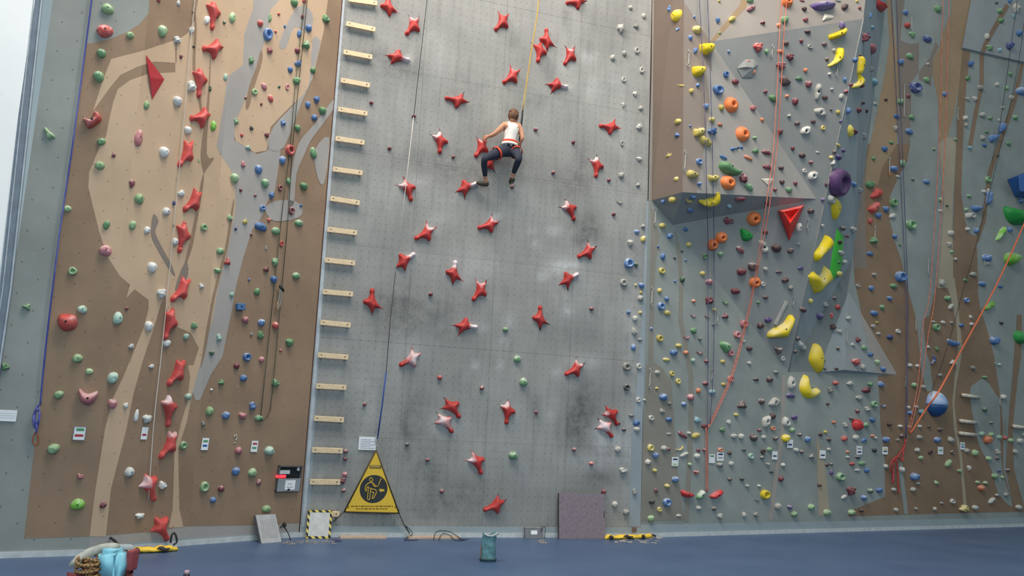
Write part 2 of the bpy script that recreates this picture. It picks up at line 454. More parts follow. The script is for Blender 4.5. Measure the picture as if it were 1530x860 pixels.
for r in range(rows):
    for c in range(PCOL):
        v0, v1 = v_top*r/rows+.0012, v_top*(r+1)/rows-.0012
        nx, ny = 30, 30; vs = []; wear = []
        for j in range(ny+1):
            v = v0+(v1-v0)*j/ny
            a, b = u_left(v)+(u_right(v)-u_left(v))*c/PCOL+.0014, u_left(v)+(u_right(v)-u_left(v))*(c+1)/PCOL-.0014
            for i in range(nx+1):
                p = sp_pt(a+(b-a)*i/nx, v); vs.append(p); q = proj(p); wh = dkk = 0
                for (wx, wy, rx, ry, ww, wd) in WEAR:
                    dx, dy = (q[0]-wx)/rx, (q[1]-wy)/ry; e = dx*dx+dy*dy
                    if e < 5:
                        g = math.exp(-e*1.1); wh += .62*ww*g; dkk += 1.6*wd*g
                wear.append((min(wh, .9), min(dkk, .8)))
        fs = [(j*(nx+1)+i, j*(nx+1)+i+1, (j+1)*(nx+1)+i+1, (j+1)*(nx+1)+i) for j in range(ny) for i in range(nx)]
        nv = len(vs); bord = [0, nx, nv-1, ny*(nx+1)]
        me = pymesh('panel', vs, fs); uvs(me, f_sp, S1b)
        at = me.attributes.new('wear', 'FLOAT_COLOR', 'POINT')
        for k, (a, b) in enumerate(wear): at.data[k].color = (a, b, 0, 1)
        new_obj('panel', me, M_SPEED, W_CEN)

# ---- painted areas, clipped to each flat face they run over
def clip(poly, conv):
    ar = sum(conv[i][0]*conv[(i+1) % len(conv)][1]-conv[(i+1) % len(conv)][0]*conv[i][1] for i in range(len(conv)))
    cv = conv if ar > 0 else conv[::-1]
    out = list(poly)
    for i in range(len(cv)):
        a, b = cv[i], cv[(i+1) % len(cv)]; inp, out = out, []
        sd = lambda p: (b[0]-a[0])*(p[1]-a[1])-(b[1]-a[1])*(p[0]-a[0])
        for k in range(len(inp)):
            p, q = inp[k], inp[(k+1) % len(inp)]; dp, dq = sd(p), sd(q)
            if dp >= 0: out.append(p)
            if (dp >= 0) != (dq >= 0):
                t = dp/(dp-dq); out.append((p[0]+(q[0]-p[0])*t, p[1]+(q[1]-p[1])*t))
        if not out: return []
    return out
def paint(poly, mat, facets, parent, lift, sm=True):
    if sm: poly = smooth2(poly, 3)
    for f in facets:
        c = clip(poly, f.px)
        cc = []
        for p in c:
            if not cc or math.hypot(p[0]-cc[-1][0], p[1]-cc[-1][1]) > .05: cc.append(p)
        if len(cc) < 3: continue
        res = delaunay_2d_cdt([V(p) for p in cc], [], [list(range(len(cc)))], 1, 1e-5)
        if not res[2]: continue
        vs = [f.hit(p.x, p.y, lift) for p in res[0]]
        fs = []
        for t in res[2]:
            a, b, d = (vs[i] for i in t[:3])
            fs.append(tuple(t) if (b-a).cross(d-a).dot(f.n) > 0 else tuple(t)[::-1])
        me = pymesh('paint_patch', vs, fs); uvs(me, f)
        new_obj('paint_patch', me, mat, parent)
LW = [f_l1, f_l2, f_l3]
def P(s): 
    t = [float(x) for x in s.replace(',', ' ').split()]; return list(zip(t[::2], t[1::2]))
B_LEFT = P("232,-160 222,20 208,36 190,48 165,58 128,66 118,150 108,220 95,300 80,420 72,500 60,610 50,680 36,804 134,801 225,794 274,786 378,784 447,781 480,640 500,440 515,250 530,120 545,-160")
paint(B_LEFT, M_BROWN, LW, W_LEFT, .002, False)
paint(P("166,88 213,76 255,62 264,60 264,94 230,92 205,100 180,112 165,130 139,166 152,125"), M_TAN, LW, W_LEFT, .0035, False)
T_MAIN = P("""300,-160 296,0 291,30 280,50 262,62 262,108 222,110 194,120 176,133 169,153 163,180 158,205 151,215 133,258 132,280 138,305 148,345 161,384 179,412 194,425
 189,445 201,432 222,448 222,461 215,489 184,563 169,594 157,640 142,734 134,801 158,801 166,729 189,640 200,586 212,543 230,489 240,455 247,440 250,470 262,487 285,497 297,520 289,545 281,546
 284,562 280,600 271,630 261,670 258,760 252,788 274,787 268,760 266,670 279,630 288,585 300,540 317,479 327,425 340,376 352,312 352,284 345,253 326,225 324,217 334,159 340,115 363,97 365,51 378,13 384,-160""")
paint(T_MAIN, M_TAN, LW, W_LEFT, .0035, False)
G1 = P("""384,-160 419,-160 417,0 404,15 400,50 393,70 383,100 372,130 362,160 352,180 350,210 370,215 372,225 385,230 400,225 402,210 421,210 416,250 411,284 400,300 396,310 393,320 376,345
 363,387 353,425 345,471 332,533 314,561 299,597 292,598 288,585 300,540 317,479 327,425 340,376 352,312 352,284 345,253 326,225 324,217 334,159 340,115 363,97 365,51 378,13""")
paint(G1, M_STREAK, LW, W_LEFT, .005, False)
T2 = P("""419,-160 497,-160 490,0 483,50 467,118 452,143 429,164 404,190 402,210 398,225 380,228 371,222 352,210 350,200 352,180 362,160 372,130 383,100 393,70 400,50 404,15 417,0""")
paint(T2, M_TAN, LW, W_LEFT, .0065, False)
for s in ("401,220 409,189 444,151 462,123 467,59 478,59 478,67 465,120 450,154 424,220", "497,150 500,160 475,195 463,212 455,230 443,260 439,304 430,305 436,255 441,230 450,208 470,185",
          "470,225 492,205 485,272 475,266", "417,64 444,10 467,20 462,50 440,40 427,72", "396,312 412,300 440,300 452,312 445,325 410,330"):
    paint(P(s), M_STREAK, LW, W_LEFT, .008)
for s in ("290,0 294,40 292,100 300,140 303,180 301,180 296,140 288,100 291,40", "316,60 313,150 309,230 320,236 303,262 296,300 288,340 274,400 262,430 284,380 293,340 300,300 305,262 300,230 310,150",
          "372,130 383,100 390,75 392,90 380,130 372,160 367,160", "350,300 340,372 322,440 308,520 300,550 304,520 318,440 336,372 346,312"):
    paint(P(s), M_BROWN, LW, W_LEFT, .0092)
for s in ("229,320 237,330 232,345 240,365 256,395 262,412 252,400 236,372 226,350", "279,390 281,410 272,430 262,432 270,405"):
    paint(P(s), M_TAUPE, LW, W_LEFT, .0095)
# right-hand wall
RWF = [f_rw]
BR = P("""1270,225 1296,215 1343,215 1360,215 1356,240 1344,261 1330,292 1329,325 1336,358 1347,389 1353,420 1370,479 1377,558 1385,584 1394,584 1390,543 1383,522 1380,476 1388,471 1398,430 1405,415
 1413,420 1426,420 1459,420 1464,458 1475,492 1485,530 1490,563 1496,600 1499,640 1499,700 1515,760 1530,764 1400,767 1266,771 1275,761 1322,742 1322,690 1316,640 1312,561 1340,558 1303,502 1289,476 1277,420 1272,330""")
paint(BR, M_BROWN_D, RWF, W_RIGHT, .002, False)
paint(P("1316,-100 1325,0 1329,60 1323,105 1312,160 1299,220 1288,275 1312,275 1318,250 1340,215 1343,128 1340,77 1332,0 1326,-100"), M_TAN_R, RWF, W_RIGHT, .0035, False)
paint(P("1340,-40 1357,-40 1348,30 1345,60 1360,66 1373,64 1373,118 1391,128 1393,107 1394,84 1403,70 1398,62 1390,85 1362,122 1360,215 1343,215 1343,128 1340,77"), M_TAUPE, RWF, W_RIGHT, .0035, False)
paint(P("1424,-60 1490,-100 1475,-20 1454,28 1447,77 1434,123 1426,166 1413,220 1403,220 1402,154 1393,107 1395,84 1403,74 1408,51 1421,20"), M_TAN_R, RWF, W_RIGHT, .0035, False)
paint(P("1403,215 1413,205 1429,205 1424,290 1422,340 1425,380 1426,430 1400,430 1405,380 1410,300"), M_PALE, RWF, W_RIGHT, .0045, False)
paint(P("1429,215 1430,160 1438,77 1446,70 1459,0 1478,-20 1456,28 1450,77 1444,128 1439,210 1436,287 1441,325 1447,348 1459,353 1462,430 1424,430 1424,333 1427,261"), M_BROWN_D, RWF, W_RIGHT, .005, False)
paint(P("1411,415 1426,415 1431,450 1434,484 1438,517 1434,548 1429,574 1426,604 1430,640 1437,678 1445,760 1440,760 1433,678 1425,640 1423,600 1426,563 1431,527 1429,484 1421,446"), M_PALE, RWF, W_RIGHT, .006, False)
paint(P("1449,584 1459,571 1472,566 1488,589 1494,600 1495,670 1499,710 1513,756 1492,737 1481,700 1463,665 1455,630"), M_GREY, RWF, W_RIGHT, .006)
paint(P("1503,630 1511,630 1514,705 1530,760 1518,745 1508,710 1503,655"), M_GREY, RWF, W_RIGHT, .0065)
paint(P("1344,690 1348,692 1357,767 1351,767 1342,697"), M_GREY, RWF, W_RIGHT, .0065, False)
for s in ("1503,5 1508,10 1476,66 1470,84 1470,128 1462,164 1452,222 1446,222 1456,164 1464,128 1464,82 1470,64", "1526,90 1530,95 1520,148 1497,215 1483,256 1478,287 1473,330 1462,362 1456,360 1467,330 1472,287 1477,254 1491,214 1513,148",
          "1520,470 1527,470 1526,530 1520,570 1513,640 1515,700 1530,755 1530,764 1515,760 1503,700 1506,640 1513,565"):
    paint(P(s), M_BROWN_D, RWF+[BYKEY['wedge_front_face']], W_RIGHT, .0072, False)
paint(P("966,545 975,540 990,550 1003,570 1008,640 1012,700 1022,776 955,779 958,700 964,600"), M_OLIVE, RWF, W_RIGHT, .003, False)
paint(P("972,303 980,330 985,352 979,400 977,450 976,545 968,548 971,450 972,400 973,340"), M_OLIVE, RWF, W_RIGHT, .004, False)
paint(P("1008,342 1018,375 1021,430 1020,480 1027,510 1036,560 1036,640 1029,779 1022,779 1029,640 1029,560 1020,510 1014,480 1015,430 1013,390"), M_OLIVE, RWF, W_RIGHT, .0045, False)
paint(P("1148,776 1154,776 1172,640 1174,560 1168,560 1166,640 1158,700"), M_TAUPE_L, RWF, W_RIGHT, .004, False)
paint(P("1220,650 1232,690 1240,770 1223,770"), M_PALE, RWF, W_RIGHT, .004, False)
paint(P("1276,440 1284,452 1341,558 1312,558 1300,520"), M_TAUPE_L, [BYKEY['pyramid_right_face']], W_RIGHT, .003, False)
paint(P("1296,215 1270,225 1272,330 1276,400 1295,400 1292,300"), M_TAUPE, RWF, W_RIGHT, .004, False)
paint(P("966,300 973,300 971,400 966,540 959,640 957,786 940,786 944,640 953,560 961,420"), M_PBLUE, [f_sp], W_CEN, .003, False)
paint(P("448,786 462,786 470,640 492,300 512,0 516,-160 510,-160 486,300 460,640"), M_PBLUE, [f_sp], W_CEN, .003, False)
fr = [BYKEY['prism_front_face']]
paint(P("1000,-200 1062,-200 1060,-40 1062,55 1055,110 1060,150 1055,200 1040,295 1000,295"), wall_mat('prism_band_paint', (154, 141, 131), dots=False, scuff=.06), fr, W_RIGHT, .002, False)
paint(P("1046,64 1064,62 1080,92 1067,112 1052,88"), M_TAUPE, fr+[BYKEY['overhang_face']], W_RIGHT, .0035, False)
paint(P("1060,63 1068,61 1116,10 1122,-40 1112,-40 1106,6"), M_TAN_R, [BYKEY['overhang_top_face']], W_RIGHT, .002, False)

# ---- edge strips, joints, skirting
def strip(name, fc, pts, wid, th, mat, parent, off=0.0):
    """flat bar lying on a face along picture points"""
    ps = [fc.hit(*p) for p in pts]; vs = []; fs = []
    for i, p in enumerate(ps):
        t = (ps[min(i+1, len(ps)-1)]-ps[max(i-1, 0)]).normalized(); sd = fc.n.cross(t)
        vs += [p+sd*wid/2+fc.n*off, p-sd*wid/2+fc.n*off, p-sd*wid/2+fc.n*(th+off), p+sd*wid/2+fc.n*(th+off)]
    for i in range(len(ps)-1):
        a, b = i*4, i*4+4
        fs += [(a+k, a+(k+1) % 4, b+(k+1) % 4, b+k) for k in range(4)]
    fs += [(0, 3, 2, 1), (len(vs)-4, len(vs)-3, len(vs)-2, len(vs)-1)]
    me = pymesh(name, vs, fs); bm = bmesh.new(); bm.from_mesh(me); bmesh.ops.recalc_face_normals(bm, faces=bm.faces); bm.to_mesh(me); bm.free()
    return new_obj(name, me, mat, parent)
M_TRIM = flat_mat('blue_grey_trim', (118, 130, 142), .5); M_TRIM_L = flat_mat('pale_trim', (176, 184, 190), .5)
def trimroot(n, label):
    o = root(n); tag(o, label, 'trim'); return o
tr1 = trimroot('trim_1', 'blue-grey edge profile between white wall and outer panel')
strip('profile', f_l1, [(71.5, -150), (71.5-.1444*430, 430), (71.5-.1444*850, 850)], .13, .035, M_TRIM, tr1)
strip('lip', f_l1, [(79, -150+0), (79-.1444*430, 430), (79-.1444*850, 850)], .018, .05, M_TRIM_L, tr1)
strip('lip', f_l1, [(67, -150), (67-.1444*430, 430), (67-.1444*850, 850)], .012, .045, M_TRIM_L, tr1)
tr2 = trimroot('trim_2', 'dark joint strip with pale corner bead beside speed wall')
strip('corner_bead', f_sp, [(ln((513, 0), (453, 790), y), y) for y in (-165, 300, 800)], .05, .006, M_TRIM_L, tr2)
strip('joint', f_l3, [(ln((511, 0), (446, 803), y), y) for y in (-165, 300, 700, 796)], .012, .012, flat_mat('joint_brown', (86, 58, 52)), tr2)
tr3 = trimroot('trim_3', 'pale corner bead on the edge between speed wall and prism')
strip('corner_bead', f_sp, [(ln((975, 0), (972, 300), y), y) for y in (-165, 300)], .014, .006, flat_mat('bead_rust', (160, 132, 118)), tr3)
tr4 = trimroot('trim_4', 'pale bead along the arete edge of the slate overhang')
bead = [vh.lerp(ve, t) for t in (0, .35, .62, 1)]
new_obj('edge_bead', tube_mesh('edge_bead', bead, .012), flat_mat('edge_bead_grey', (150, 148, 144)), tr4)

# skirting at the foot of the walls
M_SKIRT = wall_mat('skirting_paint', (150, 162, 168), dots=False, scuff=.1)
M_SKIRT_T = flat_mat('skirting_lip', (188, 194, 196), .6)
bl = root('baseboard_left'); tag(bl, 'pale blue-grey skirting along the left wing', 'baseboard')
bc = root('baseboard_center'); tag(bc, 'pale grey skirting at the foot of speed wall', 'baseboard')
br_ = root('baseboard_right'); tag(br_, 'pale grey skirting along the right-hand wall', 'baseboard')
def skirt(a, b, hgt, th, parent, nrm):
    n = V((nrm.x, nrm.y, 0)).normalized(); up = V((0, 0, hgt)); e = V((0, 0, -.02))
    for nm, z0, z1, t, mat in (('board', -.02, hgt, th, M_SKIRT), ('lip', -.02, .07, th+.02, M_SKIRT_T)):
        q = [a+V((0, 0, z0)), b+V((0, 0, z0)), b+V((0, 0, z1)), a+V((0, 0, z1))]
        vs = [p-n*.05 for p in q]+[p+n*t for p in q]
        me = pymesh(nm, vs, [(4, 5, 6, 7), (0, 3, 2, 1), (3, 7, 6, 2), (0, 1, 5, 4), (0, 4, 7, 3), (1, 2, 6, 5)])
        fc = Facet.__new__(Facet); fc.h = (b-a).normalized(); fc.v = V((0, 0, 1)); uvs(me, fc)
        new_obj(nm, me, mat, parent)
skirt(F0b-f_l1.h*.3, F1b, .24, .006, bl, f_l1.n); skirt(F1b, F2b, .26, .006, bl, f_l2.n); skirt(F2b, S1b, .24, .006, bl, f_l3.n)
skirt(S1b, S2b, .17, .03, bc, f_sp.n); skirt(S2b, RtB, .22, .02, br_, f_rw.n)

# floor mat and the white side wall
mt, nt, b = base_mat('blue_mat', .42, .35)
tc = N(nt, 'ShaderNodeTexCoord')
cl = ramp_n(nt, noise_n(nt, tc.outputs['Object'], .8, 4), .3, .7)
cc = mix_n(nt, cl, srgb(70, 92, 126), srgb(82, 104, 138))
fl = ramp_n(nt, noise_n(nt, tc.outputs['Object'], 7, 5, .7), .68, .8)
cc = mix_n(nt, math_n(nt, 'MULTIPLY', fl, .3), cc, srgb(170, 178, 188))
nt.links.new(cc, b.inputs['Base Color'])
bp = N(nt, 'ShaderNodeBump'); bp.inputs['Strength'].default_value = .12; bp.inputs['Distance'].default_value = .01
nt.links.new(noise_n(nt, tc.outputs['Object'], 30, 2), bp.inputs['Height']); nt.links.new(bp.outputs[0], b.inputs['Normal'])
fo = new_obj('floor', pymesh('floor', [(-18, -10, 0), (40, -10, 0), (40, 36, 0), (-18, 36, 0)], [(0, 1, 2, 3)]), mt)
tag(fo, 'blue safety matting covering the hall floor', 'floor', kind='structure')
dwl = V((-.62, -.78, 0))
wl = pymesh('wall_far_left', [T0b-f_l1.h*.0, T0b+dwl*11, T0t+dwl*11, T0t], [(0, 1, 2, 3)])
fcw = Facet.__new__(Facet); fcw.h = -dwl; fcw.v = V((0, 0, 1)); uvs(wl, fcw)
wlo = new_obj('wall_far_left', wl, wall_mat('white_plaster', (250, 252, 252), dots=False, scuff=.03))
tag(wlo, 'bright white plaster side wall beside the climbing wing', 'wall', kind='structure')
# ================================================================== HOLDS
PAL = {'g': ('green', (104, 152, 104)), 'G': ('dark green', (50, 92, 62)), 'l': ('pale green', (146, 182, 132)), 'm': ('mint green', (156, 190, 172)),
       'r': ('red', (188, 74, 68)), 'R': ('maroon', (122, 52, 62)), 'p': ('pink', (184, 112, 118)), 'b': ('blue', (76, 118, 172)), 'B': ('navy blue', (54, 72, 130)),
       'u': ('purple', (94, 76, 132)), 'y': ('yellow', (204, 186, 98)), 'Y': ('bright yellow', (236, 208, 24)), 'o': ('orange', (214, 128, 84)), 'O': ('bright orange', (236, 126, 48)), 'w': ('white', (184, 183, 174)),
       'k': ('charcoal', (62, 64, 66)), 'n': ('dark brown', (84, 58, 56)), 't': ('grey', (142, 142, 136)), 'c': ('pale blue', (130, 172, 186)), 'v': ('lime green', (120, 190, 60)),
       'a': ('vivid green', (74, 196, 66)), 'W': ('chalky white', (216, 219, 216)), 'e': ('emerald green', (44, 158, 72)), 'S': ('scarlet', (198, 44, 46)), 's': ('salmon red', (206, 80, 74))}
SHAPE = {'o': ('jug_hold', 'rounded jug', 'climbing hold'), 'e': ('pinch_hold', 'oblong pinch', 'climbing hold'), 'q': ('ring_hold', 'ring-shaped', 'climbing hold'),
         'x': ('crimp_hold', 'knobbly', 'climbing hold'), 't': ('wedge_hold', 'wedge-shaped', 'climbing hold'), 'c': ('crescent_hold', 'crescent', 'climbing hold'), 's': ('foot_chip', 'foot chip', 'foot hold')}
def hm(c, chalk=.6): return hold_mat('resin_'+PAL[c][0].replace(' ', '_'), PAL[c][1], chalk)
M_BOLT = flat_mat('bolt_steel', (44, 44, 46), .4)
M_SOCK = flat_mat('bolt_socket', (30, 32, 32), .6)

def radial(name, rf, H, seg=14, prof=((1, 0), (.97, .28), (.84, .62), (.6, .86), (.32, .97)), top=1.0, bumps=0.0, seed=0):
    vs = []; fs = []
    for s, z in prof:
        for k in range(seg):
            a = 2*math.pi*k/seg; r = rf(a)*s
            zz = z*H*(1+(bumps*noise.noise(V((math.cos(a)*s*1.8+seed*3.1, math.sin(a)*s*1.8, seed))) if z > .1 else 0))
            vs.append((r*math.cos(a), r*math.sin(a), zz))
    L = len(prof)
    for i in range(L-1):
        for k in range(seg):
            l = (k+1) % seg; fs.append((i*seg+k, i*seg+l, (i+1)*seg+l, (i+1)*seg+k))
    vs.append((0, 0, top*H)); c = len(vs)-1
    for k in range(seg): fs.append(((L-1)*seg+k, (L-1)*seg+(k+1) % seg, c))
    return vs, fs
def ringshape(inner, H, seg=16, lump=.05, seed=0):
    prof = [(1.0, 0), (.98, .45), (.86, .85), (.68, 1.0), (.68*.5+inner*.5, .88), (inner, .5), (inner*.85, .12)]
    vs = []; fs = []
    for s, z in prof:
        for k in range(seg):
            a = 2*math.pi*k/seg; r = s*(1+lump*math.sin(3*a+seed)); vs.append((r*math.cos(a), r*math.sin(a), z*H))
    for i in range(len(prof)-1):
        for k in range(seg):
            l = (k+1) % seg; fs.append((i*seg+k, i*seg+l, (i+1)*seg+l, (i+1)*seg+k))
    fs.append(tuple((len(prof)-1)*seg+k for k in range(seg)))
    return vs, fs
SH = {}
def variants():
    rnd = random.Random(3)
    SH['o'] = [radial('o', (lambda a, i=i: .95+.06*math.sin(2*a+i)+.04*math.sin(3*a+2*i)), 1.0, 14, bumps=.25, seed=i) for i in range(4)]
    SH['e'] = [radial('e', (lambda a, i=i: .94+.05*math.sin(a+i)+.04*math.cos(3*a+i)), 1.0, 14, bumps=.18, seed=i+5) for i in range(3)]
    SH['q'] = [ringshape(.36, 1.0, 16, .05, i) for i in range(3)]
    xs = []
    for i in range(5):
        ph = [rnd.random()*6.28 for _ in range(3)]
        xs.append(radial('x', (lambda a, ph=ph: .82+.16*math.sin(3*a+ph[0])+.12*math.sin(5*a+ph[1])+.06*math.sin(2*a+ph[2])), 1.0, 16,
                         ((1, 0), (.98, .4), (.8, .8), (.5, .78), (.25, 1.05)), top=.8, bumps=.5, seed=i+11))
    SH['x'] = xs
    SH['t'] = [radial('t', (lambda a, i=i: .74+.26*math.cos(3*(a-math.pi/2)+.2*i)), 1.0, 15, ((1, 0), (.96, .3), (.75, .7), (.45, .95), (.2, 1.0)), bumps=.12, seed=i+17) for i in range(2)]
    SH['s'] = [radial('s', (lambda a, i=i: .92+.08*math.sin(2*a+i)), 1.0, 9, ((1, 0), (.95, .4), (.6, .9)), bumps=.15, seed=i+23) for i in range(3)]
variants()
CRES = smooth2([(-1, .55), (-.8, .05), (-.35, -.45), (.2, -.6), (.75, -.3), (1, .35), (.8, .6), (.5, .1), (0, -.1), (-.45, .1), (-.75, .6)], 3)
MESH = {}
def hold_mesh(sh, i, c):
    key = (sh, i, c)
    if key not in MESH:
        if sh == 'c':
            me = inflate('crescent', CRES, .8, .5, step=.26)
        else:
            vs, fs = SH[sh][i]; me = pymesh(SHAPE[sh][0], vs, fs, True)
        me.materials.append(hm(c)); MESH[key] = me
    return MESH[key]
bolt_me = pymesh('bolt', [(math.cos(k*math.pi/3), math.sin(k*math.pi/3), z) for z in (-.4, .25) for k in range(6)],
                 [tuple(range(6, 12))]+[(k, (k+1) % 6, (k+1) % 6+6, k+6) for k in range(6)])
bolt_me.materials.append(M_SOCK)
def height_word(z): return 'low on' if z < 2.3 else ('halfway up' if z < 5.2 else 'high on')
LANDMARKS = []
for _t in """white paper note:11,620;blue rope knot:55,635;framed route card:119,647;big red dome:100,481;pink cup hold:131,592;red notched hold:138,180;deep red triangle:230,115;timing box:430,714;green-blue route card:306,663;red-green route card:380,666;belay device:418,445;blue block hold:357,458;green rope end:392,627;green rope:440,90;green rope:425,280;edge profile:70,60;edge profile:40,330;pale cord:275,190;pale cord:245,490;pale cord:225,715;folded gate:230,820;grey start pad:400,790;taupe squiggle:245,370;yellow gate:556,735;climber:755,225;carpeted board:870,772;belay webbing:610,240;control box:797,793;prism corner:974,299;rust bead:973,80;taupe stripe:972,480;pale blue edge:950,620;upper prism jug:1054,73;lower prism jug:1042,107;squarish yellow hold:1045,198;curled green hold:1088,252;dog-bone hold:1100,221;smile-shaped hold:1059,297;forked yellow hold:1010,126;grey faceted volume:1116,102;purple fin:1228,9;uppermost banana:1251,50;bent banana:1249,85;upright banana:1284,97;hooked banana:1281,122;lens-shaped hold:1270,195;purple ring:1249,271;red triangle volume:1180,330;green plate:1250,385;horned hold:1223,417;boot-shaped hold:1166,488;lozenge hold:1218,536;boomerang hold:1208,576;cream wedge:1146,270;emerald teardrop:1115,351;twin volcano holds:1070,360;roped volcano hold:1127,422;green shield hold:1083,518;left red smile:1024,738;right red smile:1068,738;navy-lime card:1008,689;navy-grey card:1076,682;stripe card:1157,680;jug card:1180,662;ochre card:1229,678;grey-navy card:1284,672;yellow-navy card:1322,673;green-bar card:1405,673;blue-bar card:1438,666;glossy red dome:1279,634;pyramid edge:1262,520;red peaked holds:1305,305;potato-shaped hold:1312,8;blue ball:1399,603;top wooden peg:1447,591;lowest wooden peg:1442,648;far wooden peg:1522,637;upper blue comma:1488,200;lower blue comma:1465,305;block volume:1525,275;green half-dome:1520,322;lime ball:1508,386;saddle hold:1423,512;green ball:1525,505;red rope bundle:1338,690;wedge edge:1470,85;violet strands:1062,440;violet strands:1062,580;salmon strands:1410,100;salmon strands:1395,380;long white eye:1222,138;slanted white eye:1203,195;shell eye:1144,630;lowest white eye:1174,632;orange rope:1460,480;grey wedge stripe:1375,530;orange carabiner draw:1308,362;pale stripe foot:1443,745""".split(';'):
    _n, _p = _t.split(':'); _x, _y = _p.split(','); LANDMARKS.append((_n, float(_x), float(_y)))
def hold(code, x, y, w, h, ang=0.0, fc=None):
    """one hold, centred at a picture point on the wall face it is bolted to; w, h in picture pixels"""
    c, sh = code[0], code[1]
    if c == 'w' and x < 480: c = 'W'
    f = fc or facet_at(x, y)
    p = f.hit(x, y); sx, sy = f.scale(x, y)
    sx = max(sx, .45*sy)
    if sh in 's': w, h = max(w, 4.2), max(h, 4.2)
    if x > 965 and min(w, h) < 11: w, h = w*.93, h*.93
    W, Hh = w/sx, h/sy
    th = min(W, Hh)*{'o': .62, 'e': .55, 'q': .5, 'x': .6, 't': .6, 'c': .5, 's': .75}[sh]
    k = len(SH[sh]) if sh != 'c' else 1
    vi = (int(x*7+y*13)) % k
    me = hold_mesh(sh, vi, c)
    nm, word, cat = SHAPE[sh]
    a = R_(ang)
    o = new_obj(nm, me)
    o.matrix_world = f.mat4(p, a) @ Matrix.Diagonal((W/2, Hh/2, th, 1))
    sec = section_of(f, x, y)
    size = max(W, Hh)
    szw = 'tiny' if size < .075 else ('small' if size < .115 else ('medium' if size < .17 else 'large'))
    lm = min(LANDMARKS, key=lambda q: (q[1]-x)**2+(q[2]-y)**2)[0]
    lab = f"{szw} {PAL[c][0]} {word}{'' if sh in 's' else ' hold'} {height_word(p.z)} {sec}, near the {lm}"
    tag(o, lab, cat, f"{PAL[c][0]} {word} {'chips' if sh == 's' else 'holds'}, {sec}")
    if sh in 'oe' and min(w, h) > 6.2:
        b = new_obj('bolt', bolt_me, None, o)
        b.location = (.05, .05, .97); b.scale = (.15, .15, .12)
    if sh == 'x' and min(w, h) > 10:
        b = new_obj('bolt', bolt_me, None, o); b.location = (0, 0, .8); b.scale = (.16, .16, .12)
    return o

